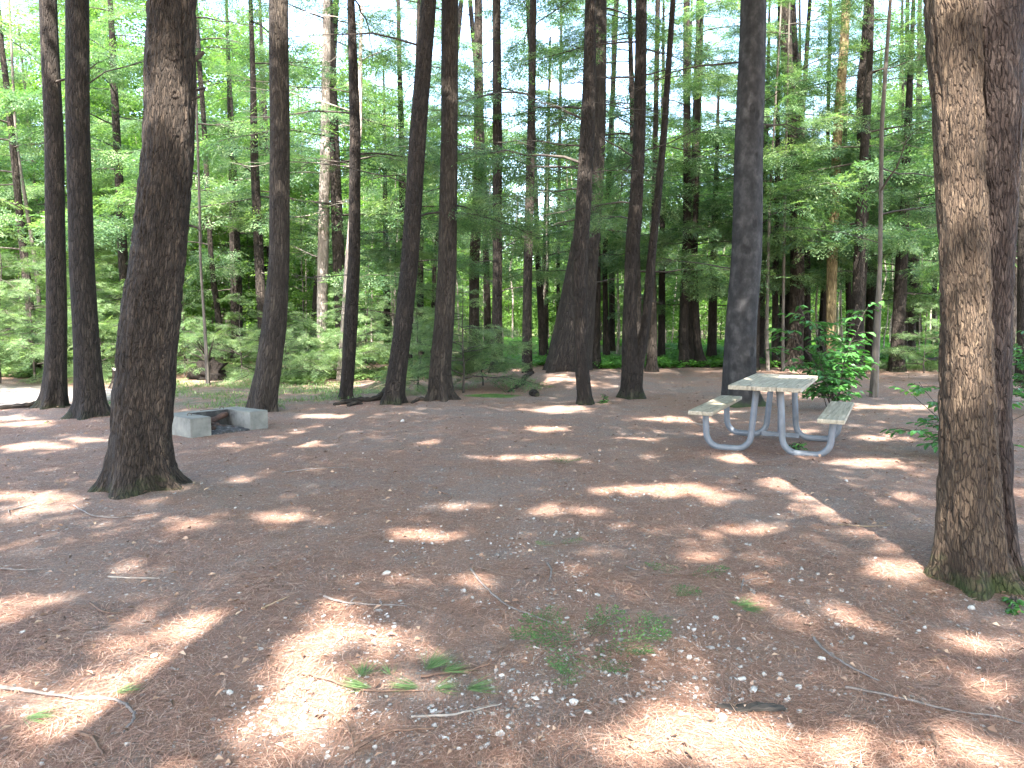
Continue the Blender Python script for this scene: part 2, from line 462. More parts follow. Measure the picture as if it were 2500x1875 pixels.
# ------------------------------------------------------------------ sun patches on the clearing floor (photo px / 1.13)
LIT = [(1210, 886, 62, 9), (1180, 931, 48, 7), (640, 962, 55, 9), (1120, 990, 110, 8), (940, 962, 40, 6), (1410, 1064, 130, 15), (1550, 1082, 55, 12),
       (1210, 1103, 82, 11), (640, 1118, 85, 15), (930, 1163, 90, 12), (440, 1135, 45, 12), (835, 1258, 60, 20), (1010, 1268, 45, 18), (1030, 1322, 40, 16),
       (770, 1368, 130, 34), (640, 1436, 58, 34), (740, 1300, 50, 16), (690, 1560, 110, 60), (800, 1480, 150, 28), (330, 1450, 75, 30), (420, 1328, 80, 16), (120, 1520, 170, 30),
       (40, 1600, 90, 20), (90, 1108, 95, 10), (60, 1076, 100, 14), (50, 1310, 70, 26), (60, 1180, 60, 14), (250, 1370, 60, 12), (60, 962, 110, 7), (190, 948, 60, 5), (50, 912, 80, 13),
       (1490, 1560, 75, 70), (1440, 1640, 130, 34), (1680, 1625, 160, 34), (1900, 1650, 160, 26), (2120, 1630, 120, 45), (2120, 1480, 90, 18), (1420, 1432, 90, 18), (1180, 1480, 60, 22),
       (1730, 1046, 90, 8), (1940, 1243, 60, 26), (2040, 1328, 50, 10), (1945, 1085, 55, 10), (1900, 1120, 30, 6), (1880, 1000, 90, 10), (1640, 990, 100, 12), (1950, 880, 70, 6), (1900, 945, 70, 8),
       (1620, 1142, 70, 12), (1560, 1195, 60, 9), (1760, 1110, 60, 9), (1480, 905, 90, 7), (700, 900, 60, 6), (500, 1040, 60, 8), (1000, 1095, 60, 7), (1400, 950, 50, 5), (1700, 930, 60, 7),
       (1330, 1180, 50, 7), (300, 1240, 70, 10), (1790, 1350, 90, 8), (1250, 1580, 60, 15), (1560, 940, 40, 8), (1540, 888, 60, 5), (1810, 880, 50, 8), (1680, 840, 50, 6)]
LIT += [(430, 1350, 85, 40), (330, 1430, 90, 38), (220, 1515, 130, 40), (100, 1590, 130, 36), (700, 1390, 90, 40), (640, 1450, 80, 50), (590, 1540, 90, 50), (540, 1620, 80, 35), (1500, 1600, 150, 60), (1620, 1640, 150, 40), (1800, 1640, 160, 40), (2000, 1650, 160, 30), (1350, 1655, 120, 22), (690, 1620, 90, 40), (600, 1500, 60, 30), (2100, 1400, 100, 20), (30, 1480, 70, 26), (220, 1600, 60, 20), (1600, 1420, 90, 12), (1040, 1600, 90, 14)]
LITN = np.array(LIT) * 1.13
LITCOL = [(4.3, 2300, 2402, 260, 1100, .55), (4.3, 2280, 2370, 0, 260, .45), (7.2, 380, 470, 0, 420, .5), (7.2, 300, 430, 540, 780, .42), (18.5, 770, 812, -100, 930, .8),
          (17.5, 820, 890, 0, 930, .6), (18.5, 2010, 2080, 0, 700, .75), (14.5, 845, 885, 330, 700, .6), (16.0, 1310, 1400, 740, 920, .5), (14.0, 1395, 1450, 560, 700, .5), (16.5, 1200, 1230, 150, 560, .5),
          (17.0, 1275, 1312, 250, 560, .5), (15.3, 1925, 1965, 560, 720, .5), (18.6, 1920, 1965, 500, 800, .5), (13.5, 1520, 1570, 350, 560, .4), (14.3, 1070, 1120, 260, 480, .3), (12.6, 2060, 2140, 770, 830, .8), (12.0, 1960, 2010, 860, 900, .7)]
def in_col(P):
    res = np.zeros(len(P), bool)
    for Y, u0, u1, v0, v1, am in LITCOL:
        t = (Y - P[:, 1]) / LDIR[1]
        q = P + LDIR * t[:, None]
        u, v = project(q[:, 0], q[:, 1], q[:, 2])
        wob = vnoise(q[:, 0] * 7, q[:, 2] * 3.5, 91)
        mg = .1 * F_PX / Y
        res |= (t > .6) & (u > u0 - mg) & (u < u1 + mg) & (v > v0) & (v < v1) & (wob < am + .06)
    return res
def in_lit(P, k=1.0):
    t = P[:, 2] / -LDIR[2]
    x = P[:, 0] + LDIR[0] * t; y = P[:, 1] + LDIR[1] * t
    ok = (y > 2.2) & (y < 24)
    u, v = project(x, np.maximum(y, .1), np.zeros_like(x))
    wob = (vnoise(x * 5, y * 5, 77) - .5) * 0.9
    res = np.zeros(len(P), bool)
    for cx, cy, rx, ry in LITN:
        res |= ((u - cx) / rx) ** 2 + ((v - cy) / ry) ** 2 < (k + wob)
    return (res & ok) | in_col(P)

# ------------------------------------------------------------------ traced trees
# name, label, base_v, bark, live boughs, dead boughs, [(v, left, right)...] (photo pixels)
TR = []
def T(label, bv, bark, live, dead, ctrl, **kw):
    TR.append(dict(label=label, bv=bv, bark=bark, live=live, dead=dead, ctrl=ctrl, **kw))

T('leftmost tall dark trunk, its root flare spreading left beside the gravel path', 1003, M_BARK, 0, 2,
  [(0, 93, 133), (320, 105, 148), (640, 112, 156), (793, 116, 162), (900, 114, 164), (960, 108, 167), (990, 96, 168), (1003, 80, 172)], cat='tree', roof=True, lobes=.5)
T('second dark trunk from the left, with roots gripping the ground on both sides', 1036, M_BARK, 0, 1,
  [(0, 160, 213), (320, 163, 216), (640, 170, 227), (793, 178, 236), (900, 181, 243), (986, 181, 254), (1015, 170, 264), (1036, 152, 281)], roof=True, lobes=.5)
T('huge rough-barked foreground trunk with broken stubs, standing left of the concrete fireplace', 1222, M_HERO, 0, 0,
  [(0, 370, 480), (250, 361, 478), (400, 352, 472), (500, 343, 466), (640, 334, 456), (700, 324, 450), (793, 311, 444), (870, 302, 436), (912, 302, 434), (950, 292, 433), (1000, 290, 428), (1060, 287, 425), (1140, 277, 431), (1180, 266, 446), (1205, 256, 466), (1222, 246, 492)],
  hero=True, roof=True, lobes=.4)
T('dark trunk leaning gently right just behind the concrete fireplace', 1008, M_BARKG, 0, 1,
  [(0, 658, 704), (320, 658, 706), (640, 656, 705), (793, 640, 700), (890, 628, 689), (960, 614, 681), (990, 608, 678), (1008, 602, 680)], roof=True)
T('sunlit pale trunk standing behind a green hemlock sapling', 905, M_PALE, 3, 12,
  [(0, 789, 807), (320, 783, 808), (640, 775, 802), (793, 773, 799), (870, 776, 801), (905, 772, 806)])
T('slim reddish trunk seen just left of the leaning trunk behind the fireplace', 915, M_BARK, 5, 3,
  [(0, 606, 616), (200, 611, 625), (400, 612, 632), (600, 620, 643), (793, 630, 652), (915, 632, 656)])
T('narrow dark trunk with a scaly surface, first left of the trunk with long exposed root', 980, M_BARK, 3, 5,
  [(0, 848, 866), (320, 854, 881), (640, 850, 879), (793, 838, 873), (900, 833, 866), (960, 827, 862), (980, 820, 866)])
T('dark trunk curving up to the right with a long root creeping left over the needles', 992, M_BARK, 2, 4,
  [(0, 1028, 1066), (320, 1000, 1041), (640, 979, 1022), (793, 962, 1006), (900, 945, 993), (965, 935, 986), (992, 926, 992)], roof=True, lobes=.5)
T('straight brown trunk in the middle with flared base, right of the curving trunk', 987, M_BARKG, 1, 3,
  [(0, 1078, 1119), (320, 1077, 1118), (640, 1070, 1116), (793, 1060, 1109), (900, 1047, 1100), (960, 1040, 1106), (987, 1028, 1124)], roof=True, lobes=.5)
T('slender grey trunk rising behind the leafy sapling right of the middle trunk', 895, M_BARKG, 6, 4,
  [(0, 1158, 1177), (320, 1157, 1182), (480, 1154, 1180), (640, 1145, 1170), (793, 1145, 1170), (895, 1143, 1175)])
T('straight trunk on a small rise with a thin dead stem against its side', 925, M_BARKG, 7, 4,
  [(0, 1202, 1222), (320, 1203, 1226), (640, 1203, 1226), (793, 1201, 1226), (880, 1198, 1228), (912, 1192, 1234), (925, 1184, 1240)])
T('slender trunk bare to the ground, left of the giant flared tree', 932, M_BARKG, 5, 5,
  [(0, 1294, 1310), (320, 1287, 1307), (640, 1278, 1300), (793, 1275, 1298), (900, 1273, 1301), (932, 1271, 1305)])
T('giant old tree with wide buttressed base sloping left over a mossy mound', 937, M_BARKG, 8, 9,
  [(0, 1456, 1482), (320, 1438, 1478), (500, 1410, 1470), (640, 1386, 1461), (720, 1370, 1455), (793, 1354, 1450), (860, 1336, 1444), (905, 1322, 1440), (937, 1302, 1440)], lobes=.7)
T('reddish trunk with a ragged scar, standing right in front of the giant flared tree', 990, M_BARK, 2, 7,
  [(0, 1429, 1456), (200, 1423, 1455), (320, 1416, 1452), (500, 1406, 1444), (640, 1396, 1434), (793, 1400, 1435), (900, 1404, 1438), (970, 1410, 1446), (990, 1408, 1452)], roof=True)
T('large smooth grey trunk with dark spots behind the picnic table', 993, M_BEECH, 0, 3,
  [(0, 1809, 1871), (320, 1797, 1864), (640, 1785, 1857), (793, 1775, 1848), (900, 1768, 1844), (950, 1766, 1848), (980, 1766, 1856), (993, 1764, 1868)], roof=True, lobes=.4)
T('thick brown trunk standing behind the leafy shrub, left one of a close pair', 900, M_BARKG, 6, 5,
  [(0, 1901, 1928), (200, 1910, 1938), (320, 1922, 1950), (640, 1930, 1963), (793, 1926, 1962), (870, 1918, 1962), (900, 1912, 1966)])
T('darker trunk half hidden behind the thick brown one, right of a close pair', 893, M_BARK, 6, 4,
  [(0, 1926, 1940), (320, 1948, 1965), (640, 1961, 1979), (793, 1962, 1979), (893, 1960, 1982)])
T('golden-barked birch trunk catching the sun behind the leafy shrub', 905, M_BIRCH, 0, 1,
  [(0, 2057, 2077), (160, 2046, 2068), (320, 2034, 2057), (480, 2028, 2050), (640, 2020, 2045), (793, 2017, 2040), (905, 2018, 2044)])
T('dark crooked trunk right of the golden birch, forking overhead', 905, M_BARK, 8, 4,
  [(0, 2112, 2134), (100, 2104, 2133), (230, 2090, 2118), (320, 2094, 2128), (640, 2088, 2116), (793, 2083, 2108), (905, 2076, 2112)])
T('thin straight trunk right of the leafy shrub, based in a patch of sun', 968, M_SAPL, 3, 4,
  [(0, 2170, 2178), (320, 2147, 2157), (640, 2143, 2153), (793, 2134, 2150), (900, 2128, 2146), (968, 2123, 2144)])
# smaller trunks farther in
T('pale thin leaning stem at far left, seen before the leftmost dark trunk', 900, M_SAPL, 3, 2, [(0, 20, 25), (350, 36, 43), (600, 76, 86), (700, 88, 98), (900, 100, 112)])
T('thin upright sapling stem between the foreground trunk and the fireplace', 937, M_SAPL, 2, 3, [(0, 470, 474), (500, 484, 490), (640, 486, 492), (793, 496, 503), (937, 503, 513)])
T('dark stem bending down behind the fireplace towards a fallen root mass', 892, M_BARK, 4, 3, [(0, 470, 482), (300, 492, 504), (640, 510, 522), (793, 528, 544), (892, 532, 552)])
T('dark trunk in shade right of the sunlit pale trunk base', 892, M_BARK, 5, 2, [(0, 815, 830), (640, 770, 785), (793, 758, 774), (892, 748, 776)], pale=0)
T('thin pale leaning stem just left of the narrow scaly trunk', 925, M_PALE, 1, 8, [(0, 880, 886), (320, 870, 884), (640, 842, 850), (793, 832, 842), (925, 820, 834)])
T('dim trunk in the shade between the two middle dark trunks', 872, M_BARK, 6, 2, [(0, 1022, 1034), (640, 1020, 1034), (793, 1022, 1034), (872, 1020, 1036)])
T('faint slim trunk left of the straight brown middle trunk', 870, M_BARK, 6, 2, [(0, 1122, 1134), (640, 1056, 1066), (793, 1053, 1064), (870, 1050, 1068)])
T('dark stem in deep shade between the slender grey trunk and the one on a rise', 870, M_BARK, 7, 2, [(0, 1140, 1152), (320, 1172, 1184), (640, 1180, 1194), (793, 1182, 1200), (870, 1178, 1204)])
T('slim leaning trunk in shade right of the bare slender trunk', 885, M_BARK, 6, 3, [(0, 1282, 1294), (320, 1298, 1308), (640, 1306, 1320), (793, 1314, 1332), (885, 1316, 1338)])
T('very thin dark stem left of the giant flared tree', 862, M_BARK, 4, 2, [(0, 1368, 1374), (640, 1358, 1367), (793, 1358, 1367), (862, 1357, 1369)])
T('slim black trunk standing in bright ferns right of the giant tree', 882, M_BARK, 6, 2, [(0, 1500, 1512), (640, 1470, 1482), (793, 1472, 1486), (882, 1470, 1492)])
T('grey trunk with pale foot just right of the twin-stemmed tree', 908, M_BARKG, 5, 3, [(0, 1600, 1612), (640, 1588, 1600), (793, 1586, 1604), (890, 1578, 1606), (908, 1572, 1612)])
T('dark trunk among ferns left of the smooth grey trunk', 895, M_BARK, 8, 3, [(0, 1668, 1684), (640, 1668, 1688), (793, 1660, 1680), (895, 1656, 1684)])
T('dark trunk curving to a spreading foot in ferns, nearest the smooth grey trunk', 895, M_BARK, 5, 3, [(0, 1700, 1716), (640, 1690, 1702), (793, 1690, 1708), (860, 1696, 1716), (895, 1698, 1734)])
T('thin forked sapling just right of the smooth grey trunk', 905, M_SAPL, 2, 3, [(0, 1906, 1910), (500, 1876, 1882), (793, 1868, 1876), (905, 1870, 1880)])
T('thin pale pole-like stem left of the thick brown pair', 905, M_SAPL, 1, 3, [(0, 1926, 1930), (500, 1912, 1919), (793, 1908, 1915), (905, 1906, 1916)])
T('slim dark trunk just left of the golden birch', 880, M_BARK, 7, 2, [(0, 2024, 2032), (640, 2010, 2020), (793, 2004, 2016), (880, 2002, 2018)])
T('slim dark trunk between the golden birch and the crooked trunk', 880, M_BARK, 5, 2, [(0, 2052, 2060), (640, 2064, 2076), (793, 2066, 2082), (880, 2064, 2084)])
T('dark trunk at the right border beyond the double trunk', 935, M_BARK, 5, 2, [(0, 2484, 2506), (640, 2488, 2508), (793, 2486, 2510), (935, 2480, 2516)])
T('first small dark trunk left of the double trunk, deep in the woods', 850, M_BARK, 5, 1, [(0, 2286, 2296), (640, 2276, 2286), (793, 2276, 2288), (850, 2274, 2290)])
T('middle one of the small dark trunks deep in the woods at right', 845, M_BARK, 6, 1, [(0, 2210, 2220), (640, 2206, 2218), (793, 2200, 2212), (845, 2198, 2214)])
T('small leaning dark trunk deep in the woods right of the thin straight trunk', 848, M_BARK, 6, 1, [(0, 2240, 2250), (640, 2232, 2244), (793, 2236, 2250), (848, 2236, 2254)])
T('small dark trunk deep in the woods nearest the thin straight trunk', 842, M_BARK, 6, 1, [(0, 2200, 2206), (640, 2184, 2192), (793, 2186, 2196), (842, 2186, 2198)])

def trunk_axis(ctrl, bv, top_h=17.0, yo=0.0):
    bx, Y = gpt((ctrl[-1][1] + ctrl[-1][2]) / 2, bv)
    Y += (ctrl[-1][2] - ctrl[-1][1]) / 2 / F_PX * Y * .8 + yo
    pts = []
    for v, l, r in ctrl:
        x, z = dpt((l + r) / 2, v, Y)
        dd = ray((l + r) / 2, v); sc = Y / dd[1]
        pts.append((z, x, (r - l) / 2 / F_PX * sc))
    pts.sort()
    z = np.array([p[0] for p in pts]); x = np.array([p[1] for p in pts]); r = np.array([p[2] for p in pts])
    if z[0] < 0: z = z - z[0] * np.exp(-(z - z[0]) / .30)
    z[0] = 0.0
    zt, xt, rt = z[-1], x[-1], r[-1]
    top_h = max(top_h, zt + 4)
    sl = (x[-1] - x[-2]) / (z[-1] - z[-2]) * .5
    z = np.append(z, [(zt + top_h) / 2, top_h]); x = np.append(x, [xt + sl * (top_h - zt) / 2, xt + sl * .7 * (top_h - zt)]); r = np.append(r, [rt * .75, rt * .3])
    return Y, z, x, r

def build_trunk(mb, Y, cz, cx, cr, nseg, dz, lobes=.3, seed=0, mat=0, hero=False, ydrift=0.0, zfade=None, ybase=0.0):
    r_ = np.random.default_rng(seed)
    z0 = -0.35; ztop = cz[-1]
    hs = [z0]
    z = z0
    while z < ztop:
        step = dz * (0.45 if z < .6 else 1.0) * (1.0 if z < 8 else 3.0)
        z += step; hs.append(min(z, ztop))
    hs = np.array(hs)
    xs = np.interp(hs, cz, cx); rs = np.interp(hs, cz, cr)
    if len(hs) > 20:   # soften the polyline
        for _ in range(3):
            xs[1:-1] = (xs[:-2] + 2 * xs[1:-1] + xs[2:]) / 4
            m = hs > .35
            r2 = rs.copy(); r2[1:-1] = (rs[:-2] + 2 * rs[1:-1] + rs[2:]) / 4; rs = np.where(m, r2, rs)
    ys = Y + ybase + ydrift * hs + (fbm(hs * .35 + seed, hs * 0 + seed, seed, 2) - .5) * rs[0] * .5
    ph = np.arange(nseg + 1) / nseg * 2 * PI + PI / 2
    PH, HS = np.meshgrid(ph, hs)
    RR = np.repeat(rs[:, None], nseg + 1, 1)
    k1 = r_.integers(4, 6); o1 = r_.uniform(0, 6); o2 = r_.uniform(0, 6)
    low = np.exp(-np.clip(HS, 0, None) / .22)
    lob = (.5 + .5 * np.cos(PH * k1 + o1 + .6 * np.cos(PH * 2 + o2))) ** 1.3
    RR = RR * (1 + lobes * low * (lob - .65))
    mid = np.exp(-np.clip(HS, 0, None) / 1.2)
    RR = RR * (1 + .10 * mid * (lob - .5)) * (1 + .05 * (vnoise(PH / (2 * PI) * 4, HS * .9, seed + 5, 4) - .5))
    rm = float(np.interp(1.2, cz, cr))
    U = np.repeat(((ph - PI / 2) * rm)[None], len(hs), 0)
    if hero:
        per = int(round(2 * PI * rm * 22))
        uu = (PH - PI / 2) / (2 * PI) * per
        wob = (vnoise(uu * .35, HS * 4, seed + 31, None) - .5) * 1.4
        wob[:, -1] = wob[:, 0]
        n1 = vnoise(uu + 0 * wob, HS * 7 + wob * .6, seed + 11, per)
        n2 = vnoise(uu * 2, HS * 16 + wob, seed + 12, per * 2)
        rid = np.clip(np.abs(n1 * 2 - 1) * 2.2, 0, 1) * .7 + n2 * .45
        RR = RR + (rid - .6) * .016
        n3 = vnoise(PH / (2 * PI) * 6, HS * 1.7, seed + 21, 6)
        RR = RR + (n3 - .5) * .02
    X = xs[:, None] + RR * np.cos(PH); YY = ys[:, None] + RR * np.sin(PH)
    V = np.stack([X, YY, HS], -1).reshape(-1, 3)
    W = nseg + 1; k = len(hs)
    i, j = np.meshgrid(np.arange(k - 1), np.arange(nseg), indexing='ij')
    a = (i * W + j).ravel(); f = np.stack([a, a + 1, a + W + 1, a + W], 1)
    uv = np.stack([U, HS], -1).reshape(-1, 2)[f]
    mb.add(V, f, mat, None, uv)
    return hs, xs, ys, rs

def knot(mb, c, r, nrm, mat=0):
    """a raised, dished branch scar"""
    a = np.linspace(0, 2 * PI, 17)[:-1]
    n = np.array(nrm, float); n /= np.linalg.norm(n)
    s = np.cross(n, [0, 0, 1.0]); s /= np.linalg.norm(s); t = np.cross(n, s)
    rings = [(1.5, -.35), (1.15, .12), (.85, .28), (.5, .10), (.2, -.25)]
    V = []
    for k, (q, d) in enumerate(rings):
        jit = 1 + .12 * np.sin(a * 3 + k) + .08 * np.cos(a * 5)
        V.append(np.array(c) + (np.cos(a) * jit)[:, None] * s * r * q + (np.sin(a) * jit * 1.1)[:, None] * t * r * q + n * d * r)
    V = np.concatenate(V)
    f = []
    for k in range(len(rings) - 1):
        for j in range(16):
            f.append([k * 16 + j, k * 16 + (j + 1) % 16, (k + 1) * 16 + (j + 1) % 16, (k + 1) * 16 + j])
    uv = np.array([[V[i][0] * 1.0, V[i][2]] for fc in f for i in fc])
    mb.add(V, f, mat, None, uv)

ROOF = []     # (root, x, y)
gx, gy = gpt(1372, 937); MOUNDS.append((gx + .3, gy + .4, .30, 1.6))
gx, gy = gpt(1210, 925); MOUNDS.append((gx, gy + .3, .12, 1.1))
for v_, u_, h_, r_ in ((1222, 370, .05, .75), (1036, 215, .06, .7), (987, 1075, .05, .8), (1400, 2380, .07, .55), (1003, 130, .04, .7)):
    gx, gy = gpt(u_, v_); MOUNDS.append((gx, gy + .2, h_, r_))

def lower_foliage(root, hs, xs, ys, rs, live, dead, seed, pale=False, name='crown', Y=15, zlo=2.6, mats=None, lit=True):
    r = np.random.default_rng(seed + 500)
    mb = MB()
    tmpl = BR if Y < 24 else BRC
    ztop = 4.0 + Y * .36
    for i in range(live):
        z = r.uniform(zlo, ztop); x = np.interp(z, hs, xs); y = np.interp(z, hs, ys)
        a = r.uniform(0, 2 * PI)
        if Y < 19 and math.sin(a) < -.2: a = -a
        add_bough(mb, r, tmpl[r.integers(len(tmpl))], np.array([x, y, z]), a, r.uniform(.6, 1.15), r.uniform(-.05, .25), lit)
    # the top of the tree, above the picture
    z = ztop + 0.3
    while z < hs[-1]:
        a = r.uniform(0, 2 * PI)
        x = np.interp(z, hs, xs); y = np.interp(z, hs, ys)
        add_bough(mb, r, BRC[r.integers(len(BRC))], np.array([x, y, z]), a, r.uniform(.8, 1.1) * max(.3, 1 - (z - ztop) / (hs[-1] - ztop + 3)), r.uniform(0, .3), True)
        z += .55 if Y < 18 else 1.3
    if mb.n: local_build(mb, name, mats or [M_HEM, M_TWIG], root)
    for i in range(min(dead, 12)):
        z = r.uniform(1.8, ztop); x = np.interp(z, hs, xs); y = np.interp(z, hs, ys); rr = np.interp(z, hs, rs)
        a = r.uniform(0, 2 * PI); a = a if r.random() < .4 else (r.choice([0, PI]) + r.normal(0, .5))
        mb = MB()
        dead_twigs(mb, r, np.array([x + math.cos(a) * rr * .6, y + math.sin(a) * rr * .6, z]), a, r.uniform(.7, 2.6), 0, r.uniform(.010, .022), r.uniform(-.1, .4), 8)
        local_build(mb, 'dead_branch', [M_DEADW if pale else (M_TWIG if r.random() < .8 else M_SAPL)], root)

TREE_ROOTS = {}
for i, t in enumerate(TR):
    Y, cz, cx, cr = trunk_axis(t['ctrl'], t['bv'])
    bz = float(gz(cx[0], Y))
    nm = 'pine_tree' if t.get('hero') else ('birch_tree' if t['bark'] is M_BIRCH else ('beech_tree' if t['bark'] is M_BEECH else 'hemlock_tree'))
    root = empty(nm, (cx[0], Y, 0), t['label'], t.get('cat', 'tree'), 'trees standing around the clearing')
    mb = MB()
    hero = t.get('hero', False)
    near = Y < 20
    hs, xs, ys, rs = build_trunk(mb, Y, cz, cx, cr, 240 if hero else (36 if near else 14), .022 if hero else (.12 if near else .3), t.get('lobes', .3), i, 0, hero)
    if hero:
        for v, u, rr in ((155, 445, .035), (330, 438, .02), (335, 450, .028), (190, 388, .03), (725, 400, .035), (905, 385, .03), (245, 452, .03)):
            x, z = dpt(u, v, Y); rad = np.interp(z, hs, rs); ax = np.interp(z, hs, xs); yy = np.interp(z, hs, ys)
            s = np.clip((x - ax) / rad, -.97, .97); n = (s, -math.sqrt(1 - s * s), 0)
            knot(mb, (ax + n[0] * rad, yy + n[1] * rad, z), rr, n)
    local_build(mb, 'trunk', [t['bark']], root)
    if hero:
        for pl, r0 in (([(478, 150), (488, 136), (499, 129)], .024), ([(478, 222), (492, 217), (504, 217)], .013), ([(476, 245), (490, 235), (503, 218)], .011), ([(458, 520), (461, 524)], .02), ([(306, 866), (300, 862)], .012), ([(454, 548), (478, 552), (492, 565), (497, 580), (496, 600)], .010)):
            m2 = MB(); P = []
            for k, (u, v) in enumerate(pl):
                x, z = dpt(u, v, Y - .02); P.append([x - (.05 if k == 0 and u > 400 else 0), Y - .02 * k, z])
            P = np.array(P); tt = np.linspace(0, 1, len(P)); t2 = np.linspace(0, 1, 7)
            P = np.stack([np.interp(t2, tt, P[:, q]) for q in range(3)], 1)
            tube(m2, P, np.linspace(r0, r0 * .6, 7), 8, 0)
            local_build(m2, 'broken_stub', [M_TWIG], root)
    lower_foliage(root, hs, xs, ys, rs, t['live'], t['dead'], i * 13 + 1, t['bark'] is M_PALE, Y=Y)
    if t.get('roof'): ROOF.append((root, float(np.interp(12, hs, xs)), Y))
    TREE_ROOTS[i] = (root, hs, xs, ys, rs)

# twin-stemmed tree in the middle
def twin(label, cat, bv, stems, barks, seed, hero, lobes, live, dead, roof=False, group='trees standing around the clearing', yb=(0, 0)):
    Y0, cz, cx, cr = trunk_axis(stems[0], bv)
    root = empty('twin_stemmed_tree', (cx[0], Y0, 0), label, cat, group)
    first = None
    for k, (ctrl, bk) in enumerate(zip(stems, barks)):
        Y, cz, cx, cr = trunk_axis(ctrl, bv, yo=yb[k] + (Y0 - trunk_axis(ctrl, bv)[0]))
        mb = MB()
        hs, xs, ys, rs = build_trunk(mb, Y, cz, cx, cr, 200 if hero else 32, .022 if hero else .1, lobes, seed + k, 0, hero)
        local_build(mb, 'trunk', [bk], root)
        if first is None: first = (hs, xs, ys, rs)
    lower_foliage(root, *first, live, dead, seed, Y=Y0)
    if roof: ROOF.append((root, float(np.interp(12, first[0], first[1])), Y0))
    return root, first

twin('dark tree forking low into two stems, standing right of the giant flared tree', 'tree', 975,
     [[(0, 1552, 1579), (320, 1546, 1575), (500, 1536, 1569), (560, 1529, 1566), (640, 1525, 1556), (793, 1520, 1554), (850, 1519, 1560), (900, 1519, 1566), (950, 1518, 1568), (975, 1508, 1574)],
      [(0, 1637, 1650), (320, 1614, 1630), (500, 1595, 1614), (640, 1579, 1600), (793, 1566, 1588), (850, 1552, 1580), (900, 1542, 1572), (975, 1530, 1568)]],
     [M_BARK, M_BARK], 301, False, .3, 6, 10, True)
twin('massive double trunk at the right edge, tan bark with moss at its foot', 'tree', 1458,
     [[(0, 2272, 2400), (160, 2284, 2404), (320, 2293, 2408), (640, 2305, 2410), (793, 2304, 2412), (1000, 2298, 2416), (1240, 2294, 2424), (1340, 2290, 2430), (1400, 2284, 2442), (1458, 2268, 2466)],
      [(0, 2360, 2498), (160, 2372, 2490), (320, 2380, 2482), (640, 2390, 2476), (793, 2388, 2471), (1000, 2384, 2470), (1240, 2392, 2480), (1340, 2400, 2490), (1400, 2402, 2500), (1458, 2392, 2530)]],
     [M_RIGHT, M_RIGHT2], 331, True, .5, 0, 0, True, yb=(0, .08))

# ------------------------------------------------------------------ trees behind the camera whose shade falls into the picture
HB = []
for k, (x, y, r0, lab) in enumerate([(-1.95, -3.2, .24, 'tall trunk behind the viewpoint that lays the broad shadow stripe on the needles'),
                                     (4.6, -4.5, .22, 'tall trunk behind the viewpoint on its right'),
                                     (-6.0, -5.0, .24, 'tall trunk behind the viewpoint on its far left'),
                                     (7.5, 1.0, .22, 'tall trunk right of the viewpoint, out of the picture'),
                                     (-6.8, 2.2, .20, 'tall trunk left of the viewpoint, out of the picture'),
                                     (1.6, -9.0, .22, 'tall trunk far behind the viewpoint')]):
    root = empty('pine_tree', (x, y, 0), lab, 'tree', 'trees behind the viewpoint')
    mb = MB()
    cz = np.array([0, .4, 2, 10, 19.]); cx = np.array([x, x, x + .02, x + .1, x + .1]); cr = np.array([r0 * 1.5, r0 * 1.15, r0, r0 * .9, r0 * .3])
    hs, xs, ys, rs = build_trunk(mb, y, cz, cx, cr, 24, .25, .4, 60 + k)
    local_build(mb, 'trunk', [M_HERO], root)
    ROOF.append((root, x, y))

# ------------------------------------------------------------------ the high canopy over the clearing, unseen, with gaps cut to lay the sun patches
r = np.random.default_rng(11)
nC = 9000
cx_ = r.uniform(-15, 15, nC); cy_ = r.uniform(-16, 19, nC); ch_ = r.uniform(9.4, 15.5, nC)
nz = fbm(cx_ * .45, cy_ * .45, 3, 3)
keep = nz > .24
tt = ch_ / -LDIR[2]
gx_ = cx_ + LDIR[0] * tt; gy_ = cy_ + LDIR[1] * tt
# thin out where the woods behind and to the left are sunny
keep &= ~((gy_ > 16.5) & (gx_ < -2.0) & (r.random(nC) < .93))
keep &= ~((gy_ > 12.2) & (gx_ < -7.0) & (r.random(nC) < .8))
keep &= ~((gy_ > 20) & (r.random(nC) < .85))
keep &= ~((gy_ < 1.0) & (r.random(nC) < .6))
keep &= ~((cy_ > 8) & (ch_ < 1.52 + cy_ * .42))
cx_, cy_, ch_ = cx_[keep], cy_[keep], ch_[keep]
rx = np.array([q[1] for q in ROOF]); ry = np.array([q[2] for q in ROOF])
own = np.argmin((cx_[:, None] - rx) ** 2 + (cy_[:, None] - ry) ** 2, 1)
for k, (root, X0, Y0) in enumerate(ROOF):
    idx = np.where(own == k)[0]
    if len(idx) == 0: continue
    C = np.stack([cx_[idx], cy_[idx], ch_[idx]], 1)
    m = 44
    off = r.normal(0, 1, (len(C), m, 3)) * [.42, .42, .13]
    P = (C[:, None] + off).reshape(-1, 3)
    n = len(P)
    P = P[~in_lit(P, 1.45)]; n = len(P)
    Q = leaves(P, r.uniform(0, 2 * PI, n), r.normal(0, .3, n), r.normal(0, .4, n), r.uniform(.17, .30, n), r.uniform(.09, .14, n))
    mb = MB(); mb.quads(Q, 0, r.uniform(.2, .8, n))
    base = np.array([X0, Y0, 8.6])
    for q in r.permutation(len(C))[:14]:
        e = C[q]; b = base + [0, 0, r.uniform(0, 3.5)]
        s = np.linspace(0, 1, 7)[:, None]
        Pm = b + (e - b) * s; Pm[:, 2] += (np.sin(s * PI) * .4)[:, 0] - .0
        Pm[1:-1] += r.normal(0, .07, (5, 3))
        tube(mb, Pm, np.linspace(.05, .012, 7), 5, 1, False)
    local_build(mb, 'shade_canopy', [M_HEM, M_TWIG], root)

